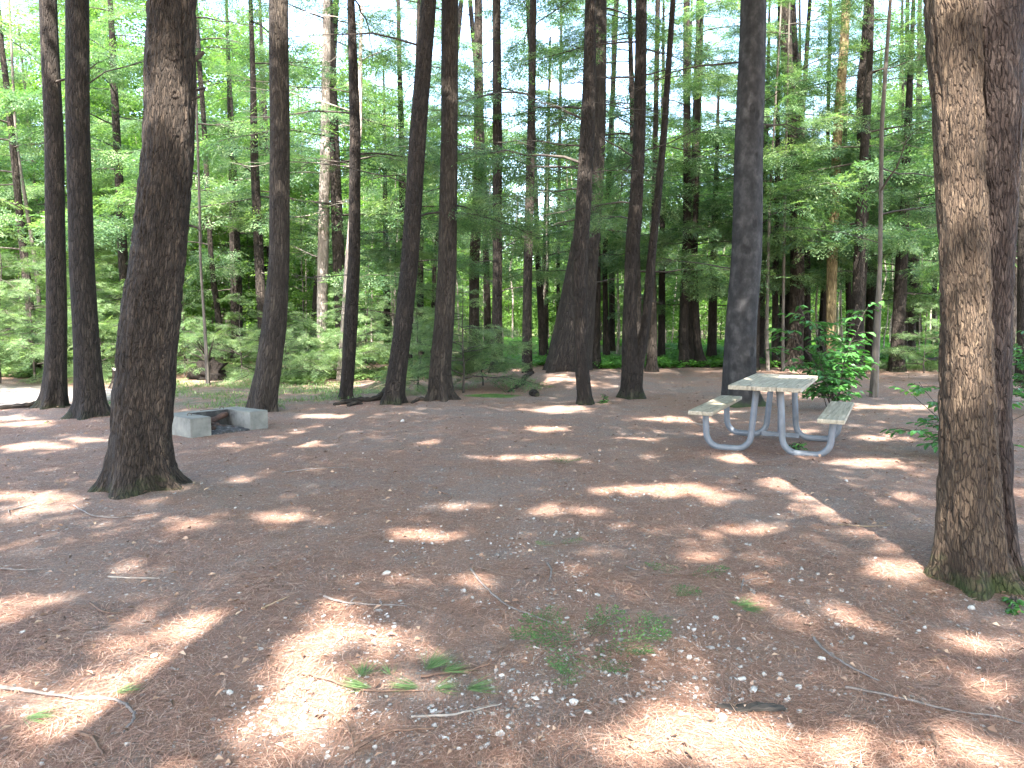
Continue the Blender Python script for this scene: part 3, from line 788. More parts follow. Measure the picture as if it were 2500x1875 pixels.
# ------------------------------------------------------------------ ground
def ground_mat():
    m, nt, out = newmat('needle_covered_soil')
    tc = N(nt, 'ShaderNodeTexCoord'); P = tc.outputs['Object']
    big = noise(nt, P, 0.55, 5, .6).outputs[0]
    med = noise(nt, P, 3.2, 6, .65).outputs[0]
    fine = noise(nt, P, 55, 6, .75).outputs[0]
    vf = noise(nt, P, 190, 3, .7).outputs[0]
    streaks = []
    for k, a in enumerate((0.3, 1.35, 2.4, 0.85, 1.95)):
        wv = noise(nt, mapping(nt, P, (1, 1, 1), (0, 0, 0), (k * 3.1, 0, 0)), 2.5, 2)
        sc = N(nt, 'ShaderNodeVectorMath', operation='SCALE'); sc.inputs['Scale'].default_value = 0.10
        lk(nt, wv.outputs['Color'], sc.inputs[0])
        ad = N(nt, 'ShaderNodeVectorMath', operation='ADD'); lk(nt, P, ad.inputs[0]); lk(nt, sc.outputs[0], ad.inputs[1])
        n = noise(nt, mapping(nt, ad.outputs[0], (260, 16, 1), (0, 0, a), (k * 7.7, k, 0)), 1.0, 2, .5)
        streaks.append(ramp(nt, n.outputs[0], [(.54, g(0)), (.66, g(1))]))
    s = streaks[0]
    for q in streaks[1:]: s = mth(nt, 'MAXIMUM', s, q)
    needles = ramp(nt, fine, [(.25, (.105, .058, .043)), (.5, (.27, .163, .120)), (.75, (.47, .315, .24))])
    soil = ramp(nt, fine, [(.25, (.09, .073, .064)), (.5, (.21, .178, .16)), (.78, (.45, .41, .38))])
    m1 = mth(nt, 'ADD', mth(nt, 'MULTIPLY', big, .55), mth(nt, 'MULTIPLY', med, .5))
    msk = ramp(nt, m1, [(.46, g(0)), (.60, g(.85))])
    c = mix(nt, msk, needles, soil)
    c = mix(nt, mth(nt, 'MULTIPLY', s, .55), c, (.40, .235, .155))
    c = mix(nt, ramp(nt, vf, [(.30, g(.65)), (.48, g(0))]), c, (.07, .045, .035))
    # pale grit chips
    for sc_, th, am in ((70, .90, .8), (28, .93, .85), (120, .88, .6)):
        vo = N(nt, 'ShaderNodeTexVoronoi'); vo.inputs['Scale'].default_value = sc_; lk(nt, P, vo.inputs['Vector'])
        sp = N(nt, 'ShaderNodeSeparateColor'); lk(nt, vo.outputs['Color'], sp.inputs[0])
        a = mth(nt, 'GREATER_THAN', sp.outputs[0], th); b = mth(nt, 'LESS_THAN', vo.outputs['Distance'], .33)
        c = mix(nt, mth(nt, 'MULTIPLY', mth(nt, 'MULTIPLY', a, b), am), c, mix(nt, sp.outputs[1], (.30, .26, .23), (.62, .58, .54)))
    # green mossy / grassy parts behind the fireplace, greyer gravel on the path
    sx = N(nt, 'ShaderNodeSeparateXYZ'); lk(nt, P, sx.inputs[0])
    def spot(x, y, rx, ry):
        dx = mth(nt, 'MULTIPLY', mth(nt, 'SUBTRACT', sx.outputs[0], x), 1 / rx); dy = mth(nt, 'MULTIPLY', mth(nt, 'SUBTRACT', sx.outputs[1], y), 1 / ry)
        d = mth(nt, 'ADD', mth(nt, 'MULTIPLY', dx, dx), mth(nt, 'MULTIPLY', dy, dy))
        return ramp(nt, mth(nt, 'ADD', d, mth(nt, 'MULTIPLY', mth(nt, 'SUBTRACT', med, .5), 1.4)), [(.5, g(1)), (1.0, g(0))])
    c = mix(nt, mth(nt, 'MULTIPLY', spot(-11.2, 14.6, 5.2, 2.4), .85), c, mix(nt, fine, (.20, .175, .16), (.54, .50, .46)))
    c = mix(nt, mth(nt, 'MULTIPLY', spot(-5.2, 14.8, 3.2, 2.6), mth(nt, 'MULTIPLY', ramp(nt, med, [(.42, g(0)), (.6, g(1))]), .75)), c, mix(nt, fine, (.07, .085, .045), (.20, .22, .13)))
    c = mix(nt, mth(nt, 'MULTIPLY', spot(-.35, 14.6, .55, .5), .95), c, mix(nt, fine, (.05, .12, .02), (.14, .26, .05)))
    gm = mth(nt, 'GREATER_THAN', sx.outputs[1], 26.0)
    c = mix(nt, mth(nt, 'MULTIPLY', gm, .75), c, mix(nt, fine, (.035, .06, .02), (.09, .14, .05)))
    p = N(nt, 'ShaderNodeBsdfPrincipled'); p.inputs['Roughness'].default_value = .9; p.inputs['Specular IOR Level'].default_value = .2
    lk(nt, c, p.inputs['Base Color'])
    hg = mth(nt, 'ADD', mth(nt, 'ADD', mth(nt, 'MULTIPLY', med, 2.0), fine), mth(nt, 'MULTIPLY', s, .8))
    b = N(nt, 'ShaderNodeBump'); b.inputs['Strength'].default_value = .8; b.inputs['Distance'].default_value = .012
    lk(nt, hg, b.inputs['Height']); lk(nt, b.outputs[0], p.inputs['Normal']); lk(nt, p.outputs[0], out.inputs[0])
    return m

def warp(n, lim, c, p=3.0):
    t = np.linspace(-1, 1, n)
    return c + lim * (0.045 * t + 0.955 * np.abs(t) ** p * np.sign(t))
xs_ = warp(381, 420, 0); ys_ = warp(401, 420, 8)
XX, YY = np.meshgrid(xs_, ys_)
ZZ = gz(XX, YY) + (fbm(XX * 3, YY * 3, 41, 3) - .5) * .022
V = np.stack([XX, YY, ZZ], -1).reshape(-1, 3)
W_ = len(xs_)
i, j = np.meshgrid(np.arange(len(ys_) - 1), np.arange(W_ - 1), indexing='ij')
a = (i * W_ + j).ravel()
mb = MB(); mb.add(V, np.stack([a, a + 1, a + W_ + 1, a + W_], 1))
tag(mb.build('ground', [ground_mat()]), 'woodland floor covered with rust-brown pine needles and pale grit', 'ground', kind='structure')

def gz1(x, y):
    return float(gz(np.array([x]), np.array([y]))[0]) + float((fbm(np.array([x]) * 3, np.array([y]) * 3, 41, 3)[0] - .5) * .022)
def gzv(x, y):
    return gz(x, y) + (fbm(x * 3, y * 3, 41, 3) - .5) * .022

# pine needle litter: real needles lying on the floor
r = np.random.default_rng(21)
n = 190000
d = 2.1 * (11.5 / 2.1) ** r.random(n)
x = r.uniform(-1, 1, n) * (d * .72 + .7); y = d
pat = fbm(x * 1.6, y * 1.6, 51, 3)
gpatch = np.exp(-(((x - .2) / 1.3) ** 2 + ((y - 3.4) / .8) ** 2)) + np.exp(-(((x + .75) / .7) ** 2 + ((y - 3.15) / .55) ** 2))
k = r.random(n) < np.clip((pat - .30) * 4, .25, 1) * (1 - .55 * np.clip(gpatch, 0, 1))
x, y, d = x[k], y[k], d[k]; n = len(x)
z = gzv(x, y) + r.uniform(.001, .010, n)
a = fbm(x * 1.1, y * 1.1, 61, 2) * 12 + r.normal(0, .9, n)
L = r.uniform(.045, .11, n); w = .0008 + d * .00032
c, s = np.cos(a), np.sin(a)
bend = r.normal(0, .22, n); c2, s2 = np.cos(a + bend), np.sin(a + bend)
P0 = np.stack([x, y, z], 1); P1 = P0 + np.stack([c, s, r.uniform(-.02, .14, n)], 1) * (L / 2)[:, None]
P2 = P1 + np.stack([c2, s2, r.uniform(-.16, .04, n)], 1) * (L / 2)[:, None]
nn = np.stack([-s, c, 0 * c], 1) * w[:, None] / 2
Q = np.concatenate([np.stack([P0 - nn, P1 - nn, P1 + nn, P0 + nn], 1), np.stack([P1 - nn, P2 - nn, P2 + nn, P1 + nn], 1)])
tn = r.random(n); tn = np.concatenate([tn, tn])
M_NEED = simplemat('dry_needle', [(0, (.11, .05, .034)), (.45, (.30, .155, .105)), (.8, (.44, .265, .185)), (1, (.56, .40, .31))], 3, rough=.7, bump=0, tintmix=.9)
mb = MB(); mb.quads(Q, 0, tn)
tag(mb.build('pine_needle_litter', [M_NEED]), 'carpet of dry rust-coloured pine needles over the clearing', 'needles', kind='stuff')

# small ridges of needles heaped at the foot of trees are part of the same carpet; dry leaves
r = np.random.default_rng(22)
n = 3000
d = 2.3 * (24 / 2.3) ** (r.random(n) ** .75); x = r.uniform(-1, 1, n) * (d * .68 + .5); y = d
P = np.stack([x, y, gzv(x, y) + .012], 1)
Q = leaves(P, r.uniform(0, 6.3, n), r.normal(0, .25, n), r.normal(0, .35, n), r.uniform(.015, .045, n) * (1 + d * .06), r.uniform(.008, .022, n) * (1 + d * .06), 0)
Q[:, 1, 2] += .006; Q[:, 3, 2] += .009
M_DRY = simplemat('dry_leaf', [(0, (.08, .045, .03)), (.6, (.22, .13, .085)), (.9, (.36, .25, .175)), (1, (.50, .38, .28))], 3, rough=.7, bump=0, tintmix=.9)
mb = MB(); mb.quads(Q, 0, r.random(n))
tag(mb.build('leaf_litter', [M_DRY]), 'scattered curled brown leaves and bark chips on the needles', 'dry leaves', kind='stuff')

# gravel: real pebbles
def rocks(x, y, z, sz, r, flat=.6):
    """low rock solids: octahedron-like with 14 vertices"""
    import itertools
    base = []
    for lat, cnt in ((-.9, 1), (-.35, 5), (.35, 5), (.9, 1)):
        for q in range(cnt):
            aa = 2 * PI * q / cnt + (0.6 if lat > 0 else 0)
            rr = math.sqrt(max(0, 1 - lat * lat))
            base.append([rr * math.cos(aa), rr * math.sin(aa), lat])
    base = np.array(base)
    fc = []
    for q in range(5):
        q2 = (q + 1) % 5
        fc += [[0, 1 + q2, 1 + q], [1 + q, 1 + q2, 6 + q], [1 + q2, 6 + q2, 6 + q], [6 + q, 6 + q2, 11]]
    fc = np.array(fc); m = len(x)
    V = base[None] * (1 + r.normal(0, .22, (m, 12, 1))) * np.stack([r.uniform(.7, 1.3, m), r.uniform(.6, 1.0, m), r.uniform(.35, .75, m) * flat / .6], 1)[:, None]
    an = r.uniform(0, 6.3, m); R = rotz(an) @ rotx(r.normal(0, .35, m))
    V = np.einsum('mij,mvj->mvi', R, V) * sz[:, None, None] + np.stack([x, y, z], 1)[:, None]
    Fc = (fc[None] + (np.arange(m) * 12)[:, None, None]).reshape(-1, 3)
    return V.reshape(-1, 3), Fc
r = np.random.default_rng(23)
n = 46000
d = 2.2 * (12 / 2.2) ** r.random(n); x = r.uniform(-1, 1, n) * (d * .7 + .5); y = d
u, v = project(x, y, np.zeros(n))
dens = np.zeros(n)
for cu, cv, ru, rv, am in ((760, 1740, 260, 130, 1.0), (1450, 1600, 420, 160, .9), (1600, 1720, 300, 100, .7), (900, 1560, 300, 90, .6), (1350, 1350, 420, 90, .45), (1900, 1450, 350, 90, .5), (2120, 1520, 240, 70, .6),
                       (1050, 1350, 260, 60, .35), (1500, 1210, 200, 30, .5), (1060, 1250, 300, 40, .2), (2000, 1650, 300, 80, .35), (1130, 1760, 200, 90, .7)):
    dens = np.maximum(dens, am * np.exp(-((u - cu) / ru) ** 2 - ((v - cv) / rv) ** 2))
cl = fbm(x * 3.1, y * 3.1, 71, 3)
k = r.random(n) < np.clip(dens * (cl - .33) * 4.2 + .03, 0, 1)
x, y = x[k], y[k]; n = len(x)
sz = .0028 * (1 + 2.6 * r.random(n) ** 5)
V, Fc = rocks(x, y, gzv(x, y) + sz * .3 + .002, sz * 1.4, r)
M_GRAV = simplemat('pale_gravel', [(0, (.14, .125, .115)), (.5, (.27, .25, .23)), (1, (.48, .455, .43))], 60, rough=.85, bump=.3, bd=.003, tintmix=.8)
mb = MB(); mb.add(V, Fc, 0, np.repeat(r.random(n), 20), None, False)
tag(mb.build('gravel', [M_GRAV]), 'pale gravel showing through the pine needles', 'gravel', kind='stuff')

def one_rock(u, v, s, label, mat=None, flat=.6, seed=0, name='stone'):
    s *= .78
    x, y = gpt(u, v); rr = np.random.default_rng(seed)
    z = gz1(x, y)
    import bmesh
    bm = bmesh.new(); bmesh.ops.create_icosphere(bm, subdivisions=2, radius=1)
    k = rr.uniform(.7, 1.2, 3)
    pl = [(Vector(rr.normal(0, 1, 3)).normalized(), rr.uniform(.55, .85)) for _ in range(9)]
    for vt in bm.verts:
        for nrm, dd in pl:
            q = vt.co.dot(nrm)
            if q > dd: vt.co -= nrm * (q - dd)
        vt.co = Vector((vt.co.x * k[0], vt.co.y * k[1], vt.co.z * flat * k[2])) * s
    me = bpy.data.meshes.new(name); bm.to_mesh(me); bm.free(); me.materials.append(mat or M_GRAVB)
    at = me.attributes.new('tint', 'FLOAT', 'FACE'); at.data.foreach_set('value', np.full(len(me.polygons), rr.uniform(.4, .9), dtype=np.float32))
    o = bpy.data.objects.new(name, me); COL.objects.link(o); o.location = (x, y, z + s * flat * .45); o.rotation_euler = (rr.normal(0, .2), rr.normal(0, .2), rr.uniform(0, 6))
    tag(o, label, 'stone', 'larger pale stones on the needles')
M_GRAVB = simplemat('pale_stone', [(.2, (.30, .275, .25)), (.8, (.50, .475, .44))], 30, rough=.85, bump=.5, bd=.004)
for q, (u, v, s, lab) in enumerate([(943, 1405, .035, 'chunky pale stone in the sun patch above the long forked twig'),
        (377, 1606, .022, 'rounded pale stone in the sunlit needles left of the broad shadow stripe'),
        (562, 1703, .022, 'pale stone inside the broad shadow stripe'), (637, 1695, .016, 'small upright pale stone at the edge of the shadow stripe'),
        (655, 1724, .020, 'pale angular stone where gravel meets the shadow stripe'),
        (1747, 1519, .026, 'tan rounded stone between the green tuft and the hemlock sprig'),
        (1865, 1660, .020, 'round grey-white stone below the curled tan bark piece'), (1810, 1674, .024, 'flat pale stone below the tan bark piece'),
        (1838, 1702, .028, 'grey-white stone above the dark bark slab'), (1763, 1775, .026, 'white stone at the edge of the brightest sun patch'),
        (1401, 1737, .026, 'white stone in shade below the hemlock sprig'), (1950, 1697, .026, 'pale wedge of stone right of the grey-white stones'),
        (2007, 1623, .022, 'flat white stone beside the tan stick'), (2371, 1493, .024, 'upright grey stone near the foot of the double trunk'),
        (2242, 1551, .018, 'small white stone on open needles at the right'), (1435, 1760, .020, 'flat tan-white stone just right of the white stone in shade'),
        (575, 1247, .02, 'small pale stone right of the foreground trunk'), (982, 1033, .05, 'lone white rock far out on the needles in the clearing'),
        (722, 1054, .035, 'white rock lying on the needles right of the fireplace'), (55, 1540, .022, 'white stone near the left edge of the picture')]):
    one_rock(u, v, s, lab, seed=q)

# ------------------------------------------------------------------ twigs and sticks lying about
def stick(pts, rad, label, mat=None, side=(), name='fallen_twig', cat='twig', group='twigs lying on the needles', lift=.01):
    P = []
    for k, p in enumerate(pts):
        x, y = gpt(p[0], p[1]); P.append([x, y, gz1(x, y) + lift + (p[2] if len(p) > 2 else 0)])
    P = np.array(P); t = np.linspace(0, 1, len(P)); t2 = np.linspace(0, 1, max(9, len(P) * 4))
    rr = np.random.default_rng(int(pts[0][0]))
    Q = np.stack([np.interp(t2, t, P[:, k]) for k in range(3)], 1)
    for _ in range(2): Q[1:-1] = (Q[:-2] + 2 * Q[1:-1] + Q[2:]) / 4
    Q[:, :2] += rr.normal(0, rad * .35, (len(Q), 2))
    mb = MB(); tube(mb, Q, np.linspace(rad, rad * .45, len(Q)), 7, 0)
    for (k, du, dv, rs_) in side:
        q = Q[int(k * (len(Q) - 1))]
        u, v = project(q[0], q[1], 0 * q[0]); x, y = gpt(float(u) + du, float(v) + dv)
        e = np.array([x, y, gz1(x, y) + lift + .01])
        tube(mb, np.array([q, (q + e) / 2 + [0, 0, .008], e]), np.array([rs_, rs_ * .8, rs_ * .4]), 6, 0)
    root_o = mb.build(name, [mat or M_TWG])
    tag(root_o, label, cat, group)
M_TWG = simplemat('grey_twig', [(.25, (.07, .055, .048)), (.6, (.19, .16, .145)), (.8, (.34, .30, .27))], 25, rough=.85, bump=.5, bd=.003)
M_TWB = simplemat('brown_twig', [(.25, (.06, .035, .025)), (.7, (.19, .115, .08))], 25, rough=.85, bump=.5, bd=.003)
M_TAN = simplemat('tan_stick', [(.25, (.22, .14, .08)), (.7, (.44, .31, .19))], 25, rough=.8, bump=.4, bd=.003)
stick([(1148, 1402), (1180, 1440), (1225, 1480), (1250, 1498), (1330, 1530), (1366, 1549)], .007, 'long grey stick running down to the green hemlock sprig', side=[(.3, -30, 6, .003)])
stick([(792, 1463), (840, 1484), (900, 1490), (994, 1492)], .008, 'forked grey twig in the sunny needles at centre left', side=[(.45, 20, -14, .004), (.5, -22, 18, .004), (.52, 30, 10, .003)])
stick([(739, 1661), (800, 1675), (860, 1700), (905, 1709), (1040, 1708)], .007, 'brown pine twig with green needle tufts on the gravel', M_TWB, side=[(.1, 20, 18, .003)])
stick([(1030, 1672), (1080, 1662), (1150, 1655), (1210, 1635), (1222, 1602), (1250, 1588)], .007, 'curved dark twig right of the green pine tufts', M_TWB)
stick([(0, 1682), (90, 1694), (180, 1710)], .010, 'lichen-flecked branch end lying at the lower left edge')
stick([(180, 1710), (270, 1714), (310, 1732), (328, 1765), (326, 1776), (302, 1806)], .008, 'hooked grey twig inside the broad shadow stripe')
stick([(218, 1470), (250, 1492), (280, 1496), (318, 1490)], .007, 'small forked dark twig on the left needles', M_TWB, side=[(.4, 12, -16, .003)])
stick([(0, 1395), (50, 1400), (106, 1399)], .007, 'straight silvery twig at the left edge', M_TWG)
stick([(265, 1412), (330, 1415), (392, 1416)], .006, 'pale thin twig left of centre below the foreground trunk', M_DEADW)
stick([(640, 1492), (705, 1460)], .006, 'tan straight stick in the shadow stripe', M_TAN)
stick([(20, 1255), (90, 1238)], .009, 'grey stub of twig at the left edge below the dark trunks', side=[(.1, 2, 10, .006)])
stick([(180, 1246), (225, 1272), (290, 1276), (376, 1266)], .007, 'bowed grey twig just below the foreground trunk roots')
stick([(1985, 1570), (2010, 1602), (2050, 1630), (2100, 1660), (2145, 1679)], .007, 'long brown stick slanting down at the right', M_TWG, side=[(.45, -14, -8, .004)])
stick([(2060, 1700), (2150, 1716), (2250, 1738), (2330, 1760), (2420, 1770), (2500, 1790)], .006, 'long thin twig reaching the lower right edge', M_TWG)
stick([(1780, 1500), (1800, 1520), (1850, 1540), (1880, 1556)], .007, 'crooked dark twig below the bright green pine tuft', M_TWB)
stick([(1815, 1424), (1808, 1458)], .005, 'short grey twig standing out above the green pine tuft', M_TWG, side=[(.3, 50, -4, .003)])
stick([(1336, 1388), (1348, 1404), (1340, 1432)], .007, 'short curved grey twig at the centre right gravel')
stick([(1530, 1396), (1560, 1408), (1600, 1382)], .005, 'slender bent twig among gravel at centre right', M_TWG)
stick([(1070, 1206), (1095, 1212), (1105, 1222), (1072, 1245)], .007, 'hooked dark twig in the middle of the clearing', M_TWB)
stick([(1005, 1775), (1100, 1772), (1180, 1752), (1225, 1740)], .006, 'pale straight twig on the gravel near the bottom', M_DEADW, side=[(.55, 10, 24, .003)])
stick([(855, 1860), (900, 1832), (950, 1810), (1065, 1804)], .009, 'dark branch piece at the bottom edge of the gravel', M_TWB)
stick([(800, 1755), (840, 1780), (860, 1820), (868, 1874)], .006, 'thin dark twig crossing the white gravel', M_TWB, side=[(.2, -60, -22, .004)])
stick([(186, 1800), (230, 1814), (255, 1860)], .008, 'dark twig crossing the lower left shade', M_TWB, side=[(.4, 30, 10, .003)])
stick([(2268, 1800), (2285, 1838), (2290, 1875)], .007, 'short twig at the bottom right', M_TWB)
stick([(1120, 1650), (1150, 1654)], .006, 'dark short stick touching the green tufts', M_TWB)
stick([(690, 1160), (770, 1150), (850, 1146)], .007, 'thin straight twig in the middle distance left of centre', M_TWG)
stick([(1690, 1030), (1760, 1044)], .006, 'short pale twig in front of the picnic table', M_DEADW)
stick([(2045, 1290), (2120, 1300), (2170, 1296)], .006, 'straight tan twig in shade left of the double trunk', M_TAN)
# bark slab
x, y = gpt(1835, 1752)
mb = MB()
t = np.linspace(-.12, .12, 12); w = np.linspace(-.032, .032, 6)
A, B = np.meshgrid(t, w, indexing='ij')
rr = np.random.default_rng(5)
up = np.stack([A + rr.normal(0, .008, A.shape), B * (1 - (A / .19) ** 2) + .02 * np.sin(A * 14) + rr.normal(0, .003, A.shape), .006 + .004 * np.sin(A * 30) - B * B * 3 + rr.normal(0, .002, A.shape)], -1); dn = up - [0, 0, .006]
Rz = np.array(Matrix.Rotation(-.25, 3, 'Z'))
for S, flip in ((up, False), (dn, True)):
    P = (S.reshape(-1, 3) @ Rz.T) + [x, y, gz1(x, y) + .012]
    i, j = np.meshgrid(np.arange(11), np.arange(5), indexing='ij'); a = (i * 6 + j).ravel()
    f = np.stack([a, a + 6, a + 7, a + 1], 1); mb.add(P, f[:, ::-1] if flip else f, 0, None, None, False)
tag(mb.build('bark_piece', [M_TWIG]), 'dark grey bark slab at the edge of the brightest sun patch', 'bark')

# ------------------------------------------------------------------ green sprigs on the ground
def needle_tuft(mb, x, y, a, L, n, r, spread=.35, z0=.012):
    aa = a + r.normal(0, spread, n)
    P = np.tile([x, y, gz1(x, y) + z0], (n, 1)) + r.normal(0, .006, (n, 3)) * [1, 1, .4]
    mb.quads(leaves(P, aa, -r.uniform(-.05, .3, n), r.normal(0, .5, n), r.uniform(.7, 1.1, n) * L, .0024), 0, r.uniform(.3, .9, n))
M_PNG = leafmat('green_pine_needles', [(0, (.04, .085, .03)), (.5, (.08, .15, .05)), (1, (.17, .25, .10))], .2)
r = np.random.default_rng(31)
for lab, tufts in (('green pine needle tufts on the brown pine twig', [(905, 1702, 3.0, .14, 60), (1020, 1700, 3.1, .13, 60), (1140, 1706, .1, .13, 60), (1060, 1704, .2, .12, 50), (1040, 1655, .9, .16, 90), (1080, 1662, .3, .13, 60), (885, 1670, 1.7, .12, 50), (950, 1668, 2.0, .09, 30)]),
                   ('bright green pine tuft lying alone right of centre', [(1800, 1492, .3, .11, 60), (1812, 1500, -.5, .12, 60), (1805, 1488, 2.6, .06, 20)]),
                   ('fallen green needle bundle in the broad shadow stripe', [(280, 1700, .3, .12, 35)]),
                   ('dull green needle bundle in the lower left needles', [(60, 1760, .2, .13, 40)])):
    mb = MB()
    for u, v, a, L, n in tufts:
        x, y = gpt(u, v); needle_tuft(mb, x, y, a, L, n, r)
    tag(mb.build('pine_sprig', [M_PNG]), lab, 'sprig', 'green sprigs fallen on the needles')
M_HEMG = leafmat('fresh_hemlock', [(0, (.045, .095, .03)), (.5, (.09, .17, .05)), (1, (.17, .27, .09))], .25)
def hem_sprig(specs, label, seed):
    r = np.random.default_rng(seed); mb = MB()
    for u, v, a, sc in specs:
        x, y = gpt(u, v)
        sp = make_spray(r, .30, 15, 9, .022, .0085) * 1.0
        R = (rotz(np.array([a])) @ rotx(np.array([r.normal(0, .2)])))[0] * sc * .85
        Q = np.einsum('ij,nkj->nki', R, sp); Q[..., 2] = np.abs(Q[..., 2]) * 1.1
        Q = Q + [x, y, gz1(x, y) + .015 + r.uniform(0, .05)]
        mb.quads(Q, 0, np.clip(r.uniform(.1, .6) + r.normal(0, .15, len(Q)), 0, 1))
        e = R @ np.array([.28, 0, 0]) + [x, y, gz1(x, y) + .02]
        tube(mb, np.array([[x, y, gz1(x, y) + .018], (np.array([x, y, gz1(x, y) + .02]) + e) / 2, e]), np.array([.0025, .002, .001]), 4, 1, False)
    tag(mb.build('hemlock_sprig', [M_HEMG, M_TWB]), label, 'sprig', 'green sprigs fallen on the needles')
hem_sprig([(1400, 1570, 2.7, 1.0), (1420, 1585, 3.4, .9), (1430, 1560, .7, .9), (1450, 1600, 5.6, 1.0), (1480, 1610, .3, 1.1), (1360, 1560, 1.8, .7), (1500, 1600, 5.2, .9), (1420, 1620, 4.1, .9), (1390, 1640, 4.5, .8), (1440, 1580, 1.2, .8), (1400, 1590, 3.0, 1.1), (1470, 1625, 4.9, .8), (1390, 1665, 4.6, .6), (1540, 1590, .2, .7)], 'spreading green hemlock sprig on the gravel in the foreground', 5)
hem_sprig([(1575, 1560, .6, .6), (1580, 1555, 1.4, .6)], 'small hemlock tip just right of the spreading sprig', 6)
hem_sprig([(1645, 1478, .4, .6), (1650, 1474, 1.1, .5)], 'small hemlock tip between the spreading sprig and the bright green tuft', 16)
hem_sprig([(1360, 1145, 0, .9), (1380, 1140, 3.0, .9), (1370, 1140, 1.5, .8)], 'small green sprig far out in the clearing', 7)
hem_sprig([(1365, 1342, .2, .6), (1358, 1345, 3.2, .5)], 'tiny green sprig in the centre right gravel', 8)
hem_sprig([(1680, 1422, .2, .9), (1670, 1425, 3.0, .8)], 'greyish hemlock tip left of the bright green pine tuft', 9)

# ------------------------------------------------------------------ picnic table
M_PLANK = None
def plankmat():
    m, nt, out = newmat('weathered_plank')
    tc = N(nt, 'ShaderNodeTexCoord'); oi = N(nt, 'ShaderNodeObjectInfo')
    P = mapping(nt, tc.outputs['Object'], (1, 1, 1)); 
    ad = N(nt, 'ShaderNodeVectorMath', operation='ADD'); lk(nt, P, ad.inputs[0])
    cb = N(nt, 'ShaderNodeCombineXYZ'); lk(nt, mth(nt, 'MULTIPLY', oi.outputs['Random'], 9.0), cb.inputs[0]); lk(nt, cb.outputs[0], ad.inputs[1])
    gr = noise(nt, mapping(nt, ad.outputs[0], (42, 1.6, 20)), 1.0, 5, .65, .4).outputs[0]
    bl = noise(nt, ad.outputs[0], 4, 5, .6).outputs[0]
    c = ramp(nt, gr, [(.28, (.14, .11, .078)), (.5, (.32, .27, .20)), (.72, (.48, .415, .33))])
    c = mix(nt, ramp(nt, bl, [(.45, g(0)), (.68, g(.6))]), c, (.24, .22, .165))
    kn = N(nt, 'ShaderNodeTexVoronoi'); kn.inputs['Scale'].default_value = 4.5; lk(nt, mapping(nt, ad.outputs[0], (1.6, .8, 1)), kn.inputs['Vector'])
    c = mix(nt, ramp(nt, kn.outputs['Distance'], [(.05, g(.85)), (.10, g(0))]), c, (.06, .05, .04))
    p = N(nt, 'ShaderNodeBsdfPrincipled'); p.inputs['Roughness'].default_value = .75; lk(nt, c, p.inputs['Base Color'])
    b = N(nt, 'ShaderNodeBump'); b.inputs['Strength'].default_value = .5; b.inputs['Distance'].default_value = .004
    lk(nt, gr, b.inputs['Height']); lk(nt, b.outputs[0], p.inputs['Normal']); lk(nt, p.outputs[0], out.inputs[0]); return m
M_PLANK = plankmat()
M_STEEL = simplemat('grey_painted_steel', [(.3, (.085, .10, .12)), (.55, (.13, .145, .165)), (.8, (.165, .175, .19))], 5, rough=.5, bump=.1, bd=.002, spec=.5)
M_BOLT = simplemat('bolt_steel', [(.3, (.10, .09, .08)), (.8, (.22, .2, .18))], 40, rough=.5, bump=.2, metal=.6)
tx, ty = 3.02, 9.12
tang = math.atan2(.90, .434) - PI / 2
tb = empty('picnic_table', (tx, ty, gz1(tx, ty)), 'picnic table with weathered grey planks on bent grey steel tube legs', 'picnic table')
tb.rotation_euler = (0, math.radians(.6), tang)
def lobj(mb, name, mats, root):
    return mb.build(name, mats, root)
L_T = 1.86
for k in range(3):
    mb = MB(); rbox(mb, (.243, L_T + (0, .012, -.008)[k], .045), Matrix.Translation(((k - 1) * .2475, (0, .004, -.003)[k], .7375 - (0, .001, 0)[k])), .006)
    pl = lobj(mb, 'tabletop_plank', [M_PLANK], tb)
    for yb in (-.62, .62):
        for xb in (-.06, .06):
            m2 = MB(); tube(m2, [[(k - 1) * .2475 + xb, yb, .759], [(k - 1) * .2475 + xb, yb, .7635]], [.009, .007], 10, 0)
            lobj(m2, 'bolt', [M_BOLT], pl)
for s in (-1, 1):
    mb = MB(); rbox(mb, (.265, L_T - .02, .045), Matrix.Translation((s * .66, 0, .437)), .012)
    pl = lobj(mb, 'seat', [M_PLANK], tb)
    for yb in (-.60, .60):
        for xb in (-.05, .05):
            m2 = MB(); tube(m2, [[s * .66 + xb, yb, .459], [s * .66 + xb, yb, .4635]], [.009, .007], 10, 0)
            lobj(m2, 'bolt', [M_BOLT], pl)
def arc_pts(pts, rad):
    """rounded polyline"""
    out = [np.array(pts[0], float)]
    for k in range(1, len(pts) - 1):
        p = np.array(pts[k], float); a = np.array(pts[k - 1], float) - p; b = np.array(pts[k + 1], float) - p
        la, lb = np.linalg.norm(a), np.linalg.norm(b); a /= la; b /= lb
        ang = math.acos(np.clip(a @ b, -1, 1)); t = min(rad / math.tan(ang / 2), la * .95, lb * .95); R = t * math.tan(ang / 2)
        c = p + (a + b) / np.linalg.norm(a + b) * (R / math.sin(ang / 2))
        s0 = p + a * t - c; s1 = p + b * t - c
        w = math.acos(np.clip((s0 @ s1) / R / R, -1, 1))
        for q in np.linspace(0, 1, 10):
            out.append(c + (math.sin((1 - q) * w) * s0 + math.sin(q * w) * s1) / math.sin(w))
    out.append(np.array(pts[-1], float)); return np.array(out)
